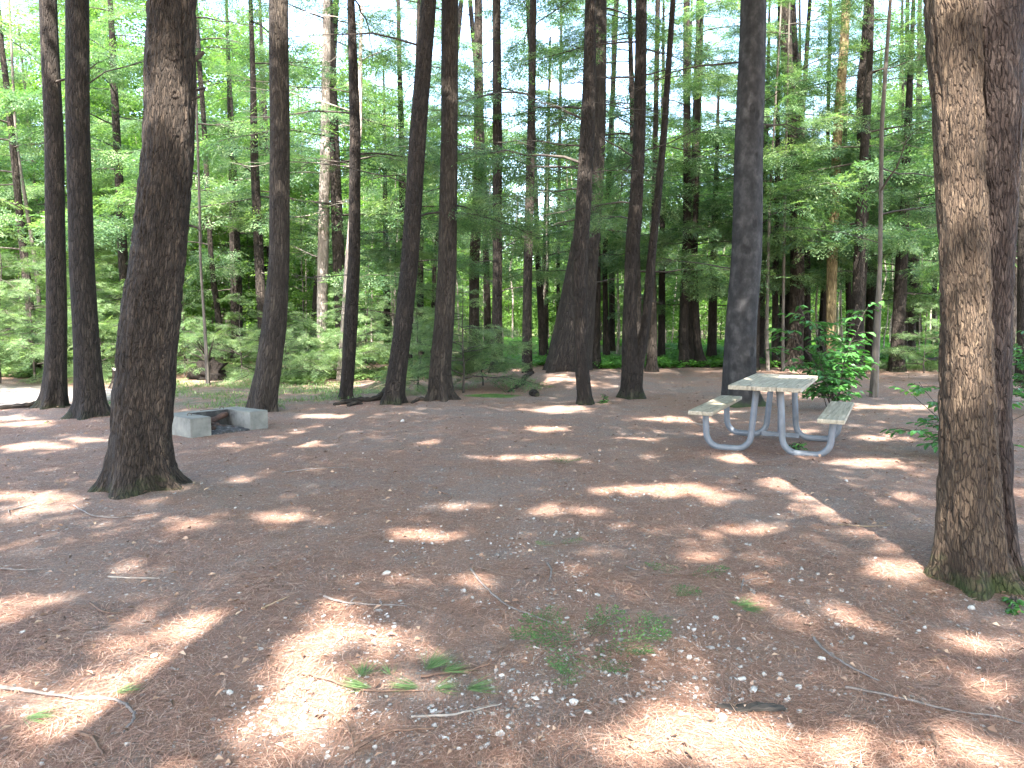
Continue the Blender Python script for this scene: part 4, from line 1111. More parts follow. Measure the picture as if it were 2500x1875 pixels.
for yf in (-.60, .60):
    for s in (-1, 1):
        xi = .125 if yf < 0 else .13
        P = arc_pts([(s * .665, yf, .412), (s * .64, yf, .034), (s * (xi + .05), yf, .034), (s * xi, yf, .712)], .16)
        mb = MB(); tube(mb, P, np.full(len(P), .035), 20, 0); lobj(mb, 'leg_frame', [M_STEEL], tb)
        mb = MB(); rbox(mb, (.22, .05, .008), Matrix.Translation((s * .66, yf, .410)), .001)
        lobj(mb, 'seat_bracket', [M_STEEL], tb)
    mb = MB(); rbox(mb, (.62, .05, .008), Matrix.Translation((0, yf, .710)), .001); lobj(mb, 'top_bracket', [M_STEEL], tb)
mb = MB(); rbox(mb, (.44, .035, .055), Matrix.Translation((0, .558, .055)), .004); lobj(mb, 'cross_bar', [M_STEEL], tb)
P = arc_pts([(-.02, .60, .07), (.0, .35, .40), (0, .05, .712)], .5)
mb = MB(); tube(mb, P, np.full(len(P), .018), 12, 0); lobj(mb, 'brace', [M_STEEL], tb)

# ------------------------------------------------------------------ concrete fireplace
def concmat():
    m, nt, out = newmat('sooty_concrete')
    tc = N(nt, 'ShaderNodeTexCoord'); P = tc.outputs['Object']
    a = noise(nt, P, 6, 6, .65).outputs[0]; b_ = noise(nt, P, 60, 4, .7).outputs[0]
    c = ramp(nt, a, [(.3, (.10, .098, .085)), (.5, (.17, .167, .145)), (.72, (.25, .24, .20))])
    c = mix(nt, mth(nt, 'MULTIPLY', b_, .35), c, (.16, .155, .14))
    at = N(nt, 'ShaderNodeAttribute', attribute_name='tint')
    so = mth(nt, 'ADD', mth(nt, 'MULTIPLY', mth(nt, 'SUBTRACT', a, .5), 1.3), at.outputs['Fac'])
    c = mix(nt, ramp(nt, so, [(.55, g(0)), (.95, g(.95))]), c, (.022, .02, .02))
    p = N(nt, 'ShaderNodeBsdfPrincipled'); p.inputs['Roughness'].default_value = .9; lk(nt, c, p.inputs['Base Color'])
    bb = N(nt, 'ShaderNodeBump'); bb.inputs['Strength'].default_value = .6; bb.inputs['Distance'].default_value = .006
    lk(nt, mth(nt, 'ADD', a, b_), bb.inputs['Height']); lk(nt, bb.outputs[0], p.inputs['Normal']); lk(nt, p.outputs[0], out.inputs[0]); return m
M_CONC = concmat()
ax_, ay_ = gpt(467, 1071)
fa = math.atan2(.80, .62)          # front edge direction
FW, FD, FH, AW, BW = 1.10, .72, .26, .27, .2
fp = empty('fireplace', (ax_, ay_, gz1(ax_, ay_) - .02), 'low U-shaped grey concrete fireplace with soot inside and wire loops on top', 'fireplace')
fp.rotation_euler = (0, 0, fa)
# local: x along the front (left arm at 0), y towards the back; faces subdivided so soot can vary
def grid_face(mb, o, e1, e2, n1, n2, soot):
    o, e1, e2 = map(lambda q: np.array(q, float), (o, e1, e2))
    a, b = np.meshgrid(np.linspace(0, 1, n1 + 1), np.linspace(0, 1, n2 + 1), indexing='ij')
    V = o + a[..., None] * e1 + b[..., None] * e2
    i, j = np.meshgrid(np.arange(n1), np.arange(n2), indexing='ij'); q = (i * (n2 + 1) + j).ravel()
    f = np.stack([q, q + n2 + 1, q + n2 + 2, q + 1], 1)
    cc = V.reshape(-1, 3)[f].mean(1)
    mb.add(V.reshape(-1, 3), f, 0, np.array([soot(c) for c in cc]), None, False)
z0 = -.1
def s_in(c):   # inside faces: black near the back, paler at the mouth
    return float(np.clip(.35 + c[1] * 1.15, 0, 1)) if c[0] > .5 else .85
mb = MB(); no = lambda c: .15; tp = lambda c: .15 + .5 * max(0, 1 - abs(c[1] - (FD - BW)) / .12) * (AW < c[0] < FW - AW)
rr_ = .0
grid_face(mb, (0, 0, z0), (AW, 0, 0), (0, 0, FH - z0), 6, 6, no)
grid_face(mb, (FW - AW, 0, z0), (AW, 0, 0), (0, 0, FH - z0), 6, 6, no)
grid_face(mb, (AW, 0, z0), (0, FD - BW, 0), (0, 0, FH - z0), 12, 8, s_in)
grid_face(mb, (FW - AW, FD - BW, z0), (0, -(FD - BW), 0), (0, 0, FH - z0), 14, 8, s_in)
grid_face(mb, (AW, FD - BW, z0), (FW - 2 * AW, 0, 0), (0, 0, FH - z0), 12, 8, lambda c: .92)
grid_face(mb, (0, FD, z0), (0, -FD, 0), (0, 0, FH - z0), 8, 6, no)
grid_face(mb, (FW, 0, z0), (0, FD, 0), (0, 0, FH - z0), 8, 6, no)
grid_face(mb, (FW, FD, z0), (-FW, 0, 0), (0, 0, FH - z0), 12, 6, no)
grid_face(mb, (0, 0, FH), (AW, 0, 0), (0, FD - BW, 0), 6, 10, tp)
grid_face(mb, (FW - AW, 0, FH), (AW, 0, 0), (0, FD - BW, 0), 6, 10, tp)
grid_face(mb, (0, FD - BW, FH), (FW, 0, 0), (0, BW, 0), 20, 4, tp)
hearth = lobj(mb, 'hearth_wall', [M_CONC], fp)
import bmesh
bm = bmesh.new(); bm.from_mesh(hearth.data); bmesh.ops.remove_doubles(bm, verts=bm.verts, dist=.0008)
for v_ in bm.verts:
    nz_ = (fbm(np.array([v_.co.x * 9 + v_.co.z * 5]), np.array([v_.co.y * 9 + v_.co.z * 3]), 3, 3)[0] - .5)
    v_.co += Vector((nz_ * .008, nz_ * .006, nz_ * .008 if v_.co.z > .2 else 0))
edges = [e for e in bm.edges if len(e.link_faces) == 2 and e.calc_face_angle(0) > 1.0]
bmesh.ops.bevel(bm, geom=edges, offset=.007, segments=2, affect='EDGES')
bm.to_mesh(hearth.data); bm.free()
M_IRON = simplemat('rusty_wire', [(.3, (.05, .03, .022)), (.7, (.13, .075, .05))], 40, rough=.7, bump=.4, bd=.002)
for lx, ly in ((.16, .30), (FW - .30, FD - .12)):
    mb = MB(); a = np.linspace(-.3, PI + .3, 12); P = np.stack([lx + .028 * np.cos(a), np.full(12, ly), FH + .006 + .026 * np.sin(a)], 1)
    tube(mb, P, np.full(12, .0045), 8, 0); lobj(mb, 'wire_loop', [M_IRON], fp)
mb = MB(); P = np.stack([np.linspace(FW - .62, FW - .32, 9), np.full(9, FD - .13), FH + .008 + .006 * np.sin(np.linspace(0, 5, 9))], 1)
tube(mb, P, np.full(9, .004), 6, 0); lobj(mb, 'wire_rod', [M_IRON], fp)
Mf = Matrix.Translation(fp.location) @ Matrix.Rotation(fa, 4, 'Z')
# ash bed and half-burnt wood inside
mb = MB()
a, b = np.meshgrid(np.linspace(0, 1, 22), np.linspace(0, 1, 18), indexing='ij')
zz = .035 + .06 * np.exp(-(((a - .6) / .35) ** 2 + ((b - .55) / .4) ** 2)) * (.5 + fbm(a * 7, b * 7, 4, 3)) - .05 * (b < .06)
V = np.stack([AW + .004 + a * (FW - 2 * AW - .008), -.05 + b * (FD - BW + .045), zz], -1).reshape(-1, 3)
V = np.array([tuple(Mf @ Vector(q)) for q in V])
i, j = np.meshgrid(np.arange(21), np.arange(17), indexing='ij'); q = (i * 18 + j).ravel()
mb.add(V, np.stack([q, q + 18, q + 19, q + 1], 1))
M_ASH = simplemat('ash_and_charcoal', [(.35, (.015, .014, .014)), (.55, (.05, .048, .05)), (.72, (.22, .21, .21))], 18, rough=.95, bump=.8, bd=.02)
tag(mb.build('ash_pile', [M_ASH]), 'bed of black and grey ash inside the fireplace', 'ash')
for k, (p, q, rd, lab) in enumerate([((.36, .42, .10), (.80, .50, .20), .038, 'half-burnt log with a reddish end leaning inside the fireplace'), ((.42, .20, .075), (.66, .46, .08), .03, 'charred stick lying in the fireplace ash'),
                                 ((.70, .12, .05), (.5, .36, .11), .022, 'thin blackened branch crossing the fireplace ash')]):
    mb = MB(); s = np.linspace(0, 1, 9)[:, None]; P = np.array(p) + (np.array(q) - np.array(p)) * s + np.random.default_rng(k).normal(0, .004, (9, 3))
    P = np.array([tuple(Mf @ Vector(w)) for w in P]); tube(mb, P, rd * (1 + .12 * np.sin(np.arange(9) * 2.1)), 12, 0)
    M_L = simplemat('charred_wood' + str(k), [(.35, (.018, .013, .012)), (.6, (.06, .035, .025)) if k else (.58, (.085, .045, .032)), (.8, (.17, .10, .07))], 9, (1, 1, 1), .85, .8, .01)
    tag(mb.build('burnt_log', [M_L]), lab, 'log')

# ------------------------------------------------------------------ stump, fallen root mass, creeping root, mound roots
def stump(u, v, w_px, h_px, label):
    x, y = gpt(u, v); sc = y / F_PX; R = w_px / 2 * sc; Hh = h_px * sc
    root = empty('tree_stump', (x, y, 0), label, 'stump')
    mb = MB(); cz = np.array([0, Hh * .5, Hh]); build = (np.array([x, x, x]), np.array([R * 1.35, R * 1.02, R]))
    n = 40; hs = np.linspace(-.2, Hh, 16); ph = np.arange(n + 1) / n * 2 * PI
    PH, HS = np.meshgrid(ph, hs)
    RR = np.interp(HS, cz, build[1]) * (1 + .35 * np.exp(-np.clip(HS, 0, 9) / .14) * np.cos(PH * 5 + 1) ** 2) * (1 + .06 * np.cos(PH * 9))
    V = np.stack([x + RR * np.cos(PH), y + RR * np.sin(PH), HS + (HS > Hh * .98) * .03 * np.cos(PH * 2)], -1).reshape(-1, 3)
    i, j = np.meshgrid(np.arange(15), np.arange(n), indexing='ij'); a = (i * (n + 1) + j).ravel(); f = np.stack([a, a + 1, a + n + 2, a + n + 1], 1)
    mb.add(V, f, 0, None, np.stack([PH * R, HS], -1).reshape(-1, 2)[f]); local_build(mb, 'trunk', [M_BARKG], root)
    mb = MB(); top = V.reshape(16, n + 1, 3)[-1, :-1]; c = top.mean(0) + [0, 0, -.01]
    mb.add(np.concatenate([top * .999 + c * .001, [c]]), np.stack([np.arange(n), (np.arange(n) + 1) % n, np.full(n, n)], 1)); local_build(mb, 'cut_top', [M_DEADW], root)
stump(291, 945, 26, 44, 'old grey cut stump between the second dark trunk and the foreground trunk')
def roots(name, label, cat, lines, group=None, mat=None):
    mb = MB()
    for pl in lines:
        P = []; R = []
        for u, v, hh, rd in pl:
            x, y = gpt(u, v); P.append([x, y, gz1(x, y) + hh]); R.append(rd)
        P = np.array(P); t = np.linspace(0, 1, len(P)); t2 = np.linspace(0, 1, len(P) * 5)
        Q = np.stack([np.interp(t2, t, P[:, k]) for k in range(3)], 1); Rr = np.interp(t2, t, R)
        for _ in range(3): Q[1:-1] = (Q[:-2] + 2 * Q[1:-1] + Q[2:]) / 4
        Rr = Rr * (1 + .15 * np.sin(np.arange(len(Rr)) * 1.7)); tube(mb, Q, Rr, 12, 0)
    o = mb.build(name, [mat or M_BARKG]); tag(o, label, cat, group)
roots('surface_root', 'thick knobbly root lying between the narrow scaly trunk and the curving dark trunk', 'root', [[(815, 992, .01, .03), (845, 989, .03, .05), (880, 985, .03, .055), (905, 985, .02, .045), (930, 982, .05, .06), (950, 972, .14, .07)], [(850, 994, .02, .03), (870, 990, .03, .04), (885, 990, .0, .03)]], 'roots on the surface')
roots('surface_root', 'low root tip on the needles left of the straight brown trunk', 'root', [[(1005, 990, .01, .02), (1025, 985, .03, .035), (1050, 988, .02, .03)]], 'roots on the surface')
roots('surface_root', 'dark root snaking over the rise left of the giant flared tree', 'root', [[(1240, 958, .0, .02), (1265, 950, .03, .04), (1285, 940, .05, .05), (1300, 935, .02, .04)], [(1255, 952, .0, .02), (1280, 948, .04, .03)]], 'roots on the surface')
roots('surface_root', 'twisted root creeping left from the leftmost dark trunk', 'root', [[(-40, 1004, .02, .03), (30, 1000, .03, .04), (70, 1000, .04, .04), (100, 992, .03, .05)]], 'roots on the surface')
roots('rotten_wood', 'rotten lump of wood on the needles below the giant flared tree', 'wood', [[(1296, 966, .04, .04), (1303, 968, .06, .07), (1312, 970, .03, .05)]], None, M_BARK)
roots('fallen_log', 'rotting log lying in ferns right of the crooked trunk', 'log', [[(2200, 892, .08, .10), (2250, 890, .12, .13), (2300, 884, .16, .14), (2380, 872, .2, .16)]], 'fallen logs', M_BARK)
roots('fallen_log', 'dark log lying left of the sunlit straight trunk on the rise', 'log', [[(1120, 925, .06, .06), (1145, 915, .10, .08), (1180, 900, .15, .07)]], 'fallen logs', M_BARK)
x, y = gpt(510, 925)
mb = MB(); rr = np.random.default_rng(8)
a, b = np.meshgrid(np.linspace(0, 2 * PI, 29), np.linspace(0.02, PI / 2 + .3, 14)); 
RR = .30 * (1 + 1.5 * (fbm(a * 2.5, b * 4, 14, 4) - .5)) * (1 + .35 * np.cos(a * 2 + 1)) * (1 + .2 * np.sin(a * 5 + b * 4)); RR[:, -1] = RR[:, 0]
V = np.stack([x + RR * np.cos(a) * np.sin(b), y + RR * np.sin(a) * np.sin(b) * .6, .05 + RR * np.cos(b) * 1.05], -1).reshape(-1, 3)
i, j = np.meshgrid(np.arange(13), np.arange(28), indexing='ij'); q = (i * 29 + j).ravel()
mb.add(V, np.stack([q, q + 29, q + 30, q + 1], 1), 0, None, np.stack([a, b], -1).reshape(-1, 2)[np.stack([q, q + 29, q + 30, q + 1], 1)])
for k in range(9): dead_twigs(mb, rr, np.array([x, y, .4]), rr.uniform(0, 6.3), rr.uniform(.6, 1.0), 0, .03, rr.uniform(0, 1.2), 3)
tag(mb.build('upturned_root_mass', [M_BARK]), 'dark upturned root mass in shade behind the concrete fireplace', 'root mass')

# ------------------------------------------------------------------ broad-leaved shrub by the table
def leaf2(pos, ang, pitch, roll, L, W):
    """folded oval leaves: two quads each"""
    n = len(pos); L = np.broadcast_to(L, (n,)); W = np.broadcast_to(W, (n,)); z = np.zeros(n)
    f = W * .18
    a = np.stack([np.stack([z, z, z], -1), np.stack([L * .35, -W * .5, f], -1), np.stack([L * .75, -W * .33, f * .6], -1), np.stack([L, z, -L * .08], -1)], 1)
    b = a.copy(); b[:, :, 1] *= -1
    R = rotz(ang) @ roty(pitch) @ rotx(roll)
    o = []
    for t in (a, b[:, ::-1]): o.append(np.einsum('nij,nkj->nki', R, t) + pos[:, None])
    return np.concatenate(o)
def shrub(base, h, spread, nst, label, seed, ll=.10, group=None, leafn=9, name='leafy_shrub', mat=None, cat='shrub'):
    r = np.random.default_rng(seed)
    root = empty(name, (base[0], base[1], gz1(*base)), label, cat, group)
    ws = MB(); lf = MB()
    for s in range(nst):
        a = r.uniform(0, 2 * PI); out = spread * r.uniform(.15, .95); hh = h * (r.uniform(.5, 1) - .25 * (out / spread) ** 2)
        t = np.linspace(0, 1, 8)[:, None]
        P = np.array([r.normal(0, .04), r.normal(0, .04), -.03]) + np.concatenate([math.cos(a) * out * t ** 1.3, math.sin(a) * out * t ** 1.3, hh * t ** .8], 1)
        P[1:] += np.cumsum(r.normal(0, .012, (7, 3)), 0)
        tube(ws, P, np.linspace(.008, .003, 8), 5, 0, False)
        nt_ = int(6 + 5 * hh)
        for k in range(nt_):
            q = r.uniform(.15, 1); p = np.array([np.interp(q, t[:, 0], P[:, i]) for i in range(3)])
            aa = r.uniform(0, 2 * PI); l = r.uniform(.15, .42) * min(1, h)
            e = p + np.array([math.cos(aa), math.sin(aa), r.uniform(-.1, .35)]) * l
            tube(ws, np.array([p, (p + e) / 2 + [0, 0, .02], e]), np.array([.004, .003, .0015]), 4, 0, False)
            m = leafn; w = np.linspace(.2, 1, m)
            pos = p + (e - p) * w[:, None]
            an = aa + np.where(np.arange(m) % 2, 1, -1) * r.uniform(.5, 1.1, m); an[-1] = aa
            Q = leaf2(pos, an, r.uniform(.0, .55, m), r.normal(0, .25, m), ll * r.uniform(.7, 1.2, m), ll * .5 * r.uniform(.85, 1.2, m))
            tn = r.uniform(.2, .8, m); lf.quads(Q, 0, np.concatenate([tn, tn]))
    o1 = ws.build('stem', [M_TWIG], root); o2 = lf.build('foliage', [mat or M_SHRUB], root)
    return root
sx_, sy_ = gpt(2032, 1000)
shrub((sx_, sy_), 1.8, 1.25, 18, 'bright green broad-leaved shrub right behind the picnic table', 3, .14, leafn=5)
sx_, sy_ = gpt(2345, 1110)
shrub((sx_, sy_), .95, .95, 8, 'low leafy plant reaching out from behind the double trunk', 5, .10, leafn=7)
sx_, sy_ = gpt(2330, 930)
shrub((sx_, sy_), 1.3, .8, 6, 'dim leafy shrub in the shade just left of the double trunk', 9, .12)
sx_, sy_ = gpt(2530, 1010)
shrub((sx_, sy_), 1.6, .6, 8, 'leafy shrub at the right border beyond the double trunk', 6, .10)
sx_, sy_ = gpt(1085, 900)
for k, (u, v, h, s, lab) in enumerate([(1942, 1100, .14, .16, 'low green plant behind the right picnic seat'), (1088, 984, 0, 0, ''), (365, 1136, 0, 0, ''), (1475, 983, .13, .10, 'tiny green seedling right of the reddish scarred trunk'),
                                  (2410, 1440, .10, .16, 'small round-leaved plant at the mossy foot of the double trunk'), (2470, 1490, .06, .12, 'little vine leaves on needles at the right edge'),
                                  (125, 1036, .04, .08, 'tiny green plant left of the second dark trunk'), (1090, 1225, 0, 0, ''), (840, 1000, 0, 0, ''), (283, 1000, .25, .12, 'grassy green tuft between the second dark trunk and the foreground trunk')]):
    if h: shrub(gpt(u, v), h, s, 5, lab, 40 + k, .045, 'small green plants on the needles', 4, 'small_plant', None, 'plant')

# ------------------------------------------------------------------ hemlock saplings
def sapling(h, seed, fine=True, nb=26):
    r = np.random.default_rng(seed)
    root = empty('hemlock_sapling', (0, 0, -50))
    mb = MB(); z = np.linspace(0, h, 9); P = np.stack([np.cumsum(r.normal(0, .012 * h, 9)), np.cumsum(r.normal(0, .012 * h, 9)), z - .05], 1)
    tube(mb, P, np.linspace(.012 + .006 * h, .004, 9), 6, 0, False); mb.build('trunk', [M_TWIG], root)
    mb = MB()
    for k in range(nb):
        q = r.uniform(.08, 1.0) ** .9; zz = q * h; p = np.array([np.interp(zz, z, P[:, 0]), np.interp(zz, z, P[:, 1]), zz])
        sc = (1 - q) * .55 + .16
        add_bough(mb, r, (BR if fine else BRC)[r.integers(5)], p, r.uniform(0, 6.3), sc * r.uniform(.7, 1.1) * min(1.2, h / 2.2), r.uniform(-.1, .35), False)
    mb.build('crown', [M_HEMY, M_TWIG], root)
    return root
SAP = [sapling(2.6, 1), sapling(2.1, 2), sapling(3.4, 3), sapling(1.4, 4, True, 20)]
def put(proto, used, x, y, rz, sc, label, group):
    if proto not in used:
        used.add(proto); proto.location = (x, y, gz1(x, y)); proto.rotation_euler = (0, 0, rz); proto.scale = (sc,) * 3; o = proto
        o['label'] = label; o['group'] = group
    else:
        o = copy_tree(proto, (x, y, gz1(x, y)), rz, sc, label, group)
    return o
used = set()
for p in SAP: p['category'] = 'sapling'
r = np.random.default_rng(77)
SG = 'hemlock saplings round the clearing'
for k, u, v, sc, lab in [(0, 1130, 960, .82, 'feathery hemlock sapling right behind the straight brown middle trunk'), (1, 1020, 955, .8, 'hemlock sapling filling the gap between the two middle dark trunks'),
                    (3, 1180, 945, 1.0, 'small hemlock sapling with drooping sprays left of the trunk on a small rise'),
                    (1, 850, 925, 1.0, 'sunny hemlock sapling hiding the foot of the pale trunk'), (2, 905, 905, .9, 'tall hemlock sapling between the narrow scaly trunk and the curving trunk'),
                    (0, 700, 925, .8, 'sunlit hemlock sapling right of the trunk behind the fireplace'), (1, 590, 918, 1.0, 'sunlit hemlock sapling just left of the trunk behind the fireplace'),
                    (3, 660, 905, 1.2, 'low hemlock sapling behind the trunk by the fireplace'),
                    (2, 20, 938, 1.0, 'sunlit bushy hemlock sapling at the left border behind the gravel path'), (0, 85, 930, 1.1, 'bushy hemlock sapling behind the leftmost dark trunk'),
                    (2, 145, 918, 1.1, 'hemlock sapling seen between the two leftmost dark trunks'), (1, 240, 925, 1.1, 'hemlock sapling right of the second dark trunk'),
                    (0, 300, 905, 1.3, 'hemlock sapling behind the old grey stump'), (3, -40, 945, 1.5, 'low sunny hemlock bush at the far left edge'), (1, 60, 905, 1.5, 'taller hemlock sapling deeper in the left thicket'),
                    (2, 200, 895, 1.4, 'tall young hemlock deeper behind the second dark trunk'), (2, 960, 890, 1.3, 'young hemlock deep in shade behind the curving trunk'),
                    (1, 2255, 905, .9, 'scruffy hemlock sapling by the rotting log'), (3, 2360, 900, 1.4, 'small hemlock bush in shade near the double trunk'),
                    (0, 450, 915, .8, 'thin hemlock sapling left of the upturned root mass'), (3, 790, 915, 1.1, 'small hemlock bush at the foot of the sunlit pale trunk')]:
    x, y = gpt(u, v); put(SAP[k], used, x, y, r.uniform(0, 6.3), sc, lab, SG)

# ------------------------------------------------------------------ background hemlocks (tall, boughs from low down)
def bgtree(h, seed, z0=1.6, step=.42, maxs=1.15):
    r = np.random.default_rng(seed); root = empty('hemlock_tree', (0, 0, -60)); root['category'] = 'tree'
    cz = np.array([0, .5, 3, h]); d0 = r.uniform(.10, .17); x1 = r.normal(0, .25)
    mb = MB(); hs, xs, ys, rs = build_trunk(mb, 0, cz, np.array([0, 0, x1 * .2, x1]), np.array([d0 * 1.5, d0 * 1.1, d0, .03]), 12, .4, .3, seed)
    mb.build('trunk', [M_BARK], root)
    mb = MB(); z = z0
    while z < h:
        q = (z - z0) / (h - z0); sc = (maxs * (1 - q ** 1.6) + .15) * r.uniform(.75, 1.1) * (.6 + .4 * min(1, z / 4))
        add_bough(mb, r, BRC[r.integers(5)], np.array([np.interp(z, hs, xs), np.interp(z, hs, ys), z]), r.uniform(0, 6.3), sc, r.uniform(-.1, .25), False)
        z += step * r.uniform(.5, 1.4)
    mb.build('crown', [M_HEM, M_TWIG], root)
    return root
BG = [bgtree(12, 1, 2.6, .45), bgtree(13, 2, 3.4, .42, 1.0), bgtree(14, 3, 2.8, .45), bgtree(11, 4, 2.2, .42, .95), bgtree(14, 5, 4.0, .5, 1.1)]
used = set(); r = np.random.default_rng(91)
placed = []
tries = 0
while len(placed) < 50 and tries < 9000:
    tries += 1
    y = 19.5 + 13 * r.random() ** 1.1; u = r.uniform(-150, 2650)
    if 1090 < u < 1420 and r.random() < .85: continue
    if u < 760 and r.random() < .6: continue
    if 760 < u < 1090 and r.random() < .3: continue
    x = (u - 1250) / F_PX * y
    if any((x - a) ** 2 + (y - b) ** 2 < 2.4 for a, b in placed): continue
    placed.append((x, y))
    side = 'left' if u < 760 else ('middle' if u < 1450 else 'right')
    put(BG[int(r.integers(5))], used, x, y, r.uniform(0, 6.3), r.uniform(.8, 1.1), 'slim shaded hemlock in the crowded woods on the %s, boughs down low' % side, 'shaded hemlocks in the woods, ' + side)
for p in BG:
    if p not in used: 
        for c in list(p.children): bpy.data.objects.remove(c)
        bpy.data.objects.remove(p)

# ------------------------------------------------------------------ deciduous thicket and tall trees far behind
def decid(h, seed, z0, rad, ncl, ls, trunk_r, layers=True, per=34):
    r = np.random.default_rng(seed); root = empty('broadleaf_tree', (0, 0, -70)); root['category'] = 'tree'
    ws = MB(); z = np.linspace(-.2, h, 12)
    P = np.stack([np.cumsum(r.normal(0, .03 * h / 8, 12)), np.cumsum(r.normal(0, .03 * h / 8, 12)), z], 1)
    tube(ws, P, np.linspace(trunk_r, .012, 12), 7, 0, False)
    C = []
    for k in range(int(ncl / 9)):
        q = r.uniform(z0, h * .97); p = np.array([np.interp(q, z, P[:, i]) for i in range(3)])
        a = r.uniform(0, 6.3); sp = rad * (1 - ((q - z0) / (h - z0) * 1.0 - .35) ** 2) * r.uniform(.5, 1.1)
        e = p + np.array([math.cos(a) * sp, math.sin(a) * sp, sp * r.uniform(.05, .6)])
        s = np.linspace(0, 1, 5)[:, None]; B = p + (e - p) * s; B[1:] += r.normal(0, .05, (4, 3))
        tube(ws, B, np.linspace(max(.006, trunk_r * .3), .004, 5), 4, 0, False)
        for m in range(9): C.append(B[int(r.integers(1, 5))] + r.normal(0, 1, 3) * [.32, .32, .2] * max(.6, rad / 2))
    ws.build('trunk', [M_SAPL], root)
    C = np.array(C); n = len(C)
    off = r.normal(0, 1, (n, per, 3)) * [.24, .24, .08] * max(.7, rad / 2.2); pos = (C[:, None] + off).reshape(-1, 3); m = len(pos)
    Q = leaves(pos, r.uniform(0, 6.3, m), r.normal(.2, .35, m), r.normal(0, .4, m), ls * r.uniform(.7, 1.3, m), ls * .6 * r.uniform(.8, 1.2, m))
    tn = np.clip(np.repeat(r.uniform(.2, .8, n), per) + r.normal(0, .12, m), 0, 1)
    mb = MB(); mb.quads(Q, 0, tn); mb.build('crown', [M_BRD], root)
    return root
TH_ = [decid(5.5, 1, .5, 1.6, 260, .11, .035), decid(7, 2, .6, 1.8, 300, .12, .045), decid(4, 3, .3, 1.4, 220, .10, .025), decid(8.5, 4, 1.2, 2.0, 330, .13, .06)]
TL_ = [decid(15, 5, 4.0, 2.6, 400, .17, .13), decid(18, 6, 5.5, 3.0, 430, .18, .16), decid(13, 7, 3.0, 2.4, 360, .16, .10)]
used = set(); r = np.random.default_rng(92)
for k in range(170):
    y = 35 + 27 * r.random(); u = r.uniform(-200, 2700); x = (u - 1250) / F_PX * y
    if u < 760 and r.random() < .3: y = r.uniform(24, 34); x = (u - 1250) / F_PX * y
    side = 'left' if u < 760 else ('middle' if u < 1450 else 'right')
    put(TH_[int(r.choice([0, 1, 2, 2, 3]))], used, x, y, r.uniform(0, 6.3), r.uniform(.75, 1.15), 'young sunlit broadleaf tree in the green thicket beyond the trunks, %s' % side, 'young broadleaf trees in the thicket, ' + side)
for k in range(74):
    y = 44 + 40 * r.random(); u = r.uniform(-250, 2750)
    if u < 760:
        y = r.uniform(30, 60)
        if r.random() < .15: continue
    if 1080 < u < 1420 and r.random() < .6: continue
    x = (u - 1250) / F_PX * y
    side = 'left' if u < 760 else ('middle' if u < 1450 else 'right')
    put(TL_[int(r.integers(3))], used, x, y, r.uniform(0, 6.3), r.uniform(.8, 1.15), 'tall far-off broadleaf tree with pale green crown against the sky on the %s' % side, 'tall broadleaf trees far behind, ' + side)

# far woods as one mass
r = np.random.default_rng(93)
n = 3600; y = r.uniform(66, 92, n); u = r.uniform(-500, 3000, n); x = (u - 1250) / F_PX * y; z = r.uniform(.2, 9.5, n) * (.75 + .5 * fbm(x * .12, y * .1, 8, 2))
per = 34; pos = (np.stack([x, y, z], 1)[:, None] + r.normal(0, 1, (n, per, 3)) * [.9, .9, .45]).reshape(-1, 3); m = len(pos)
mb = MB(); mb.quads(leaves(pos, r.uniform(0, 6.3, m), r.normal(.2, .5, m), r.normal(0, .5, m), r.uniform(.28, .5, m), r.uniform(.18, .32, m)), 0, np.clip(np.repeat(r.uniform(.1, .8, n), per) + r.normal(0, .12, m), 0, 1))
tag(mb.build('far_woods', [M_BRD]), 'distant leafy woods closing the view behind the thicket', 'woods', kind='stuff')

n = 3600; y = 38 + 30 * r.random(n); u = r.uniform(-400, 2900, n); x = (u - 1250) / F_PX * y; z = r.uniform(0, 3.2, n) * (.5 + fbm(x * .3, y * .3, 18, 2))
per = 26; pos = (np.stack([x, y, z], 1)[:, None] + r.normal(0, 1, (n, per, 3)) * [.5, .5, .25]).reshape(-1, 3); m = len(pos)
mb = MB(); mb.quads(leaves(pos, r.uniform(0, 6.3, m), r.normal(.2, .5, m), r.normal(0, .5, m), r.uniform(.14, .24, m), r.uniform(.07, .13, m)), 0, np.clip(np.repeat(r.uniform(.3, 1, n), per) + r.normal(0, .12, m), 0, 1))
tag(mb.build('brush', [M_BRD]), 'pale green brush at the far side of the fern bed', 'brush', kind='stuff')

# pale bare stems standing in the thicket
used = set(); r = np.random.default_rng(94)
def polestem(seed):
    r = np.random.default_rng(seed); mb = MB(); z = np.linspace(-.2, 9, 10)
    P = np.stack([np.cumsum(r.normal(0, .07, 10)), np.cumsum(r.normal(0, .07, 10)), z], 1); tube(mb, P, np.linspace(.045, .012, 10), 6, 0, False)
    for k in range(6): dead_twigs(mb, r, P[int(r.integers(2, 9))], r.uniform(0, 6.3), r.uniform(.5, 1.4), 0, .010, r.uniform(.1, .7), 3)
    o = mb.build('sapling_stem', [M_DEADW]); o['category'] = 'sapling'; return o
PS = [polestem(k) for k in range(4)]
for k in range(150):
    y = r.uniform(27, 50); u = r.uniform(-50, 2550); x = (u - 1250) / F_PX * y
    p = PS[int(r.integers(4))]
    if p in used: o = p.copy(); COL.objects.link(o)
    else: o = p; used.add(p)
    o.location = (x, y, gz1(x, y)); o.rotation_euler = (r.normal(0, .04), r.normal(0, .04), r.uniform(0, 6)); s = r.uniform(.6, 1.2); o.scale = (s, s, s)
    o['label'] = 'thin pale leafless stem standing in the green thicket'; o['group'] = 'thin pale stems in the thicket'

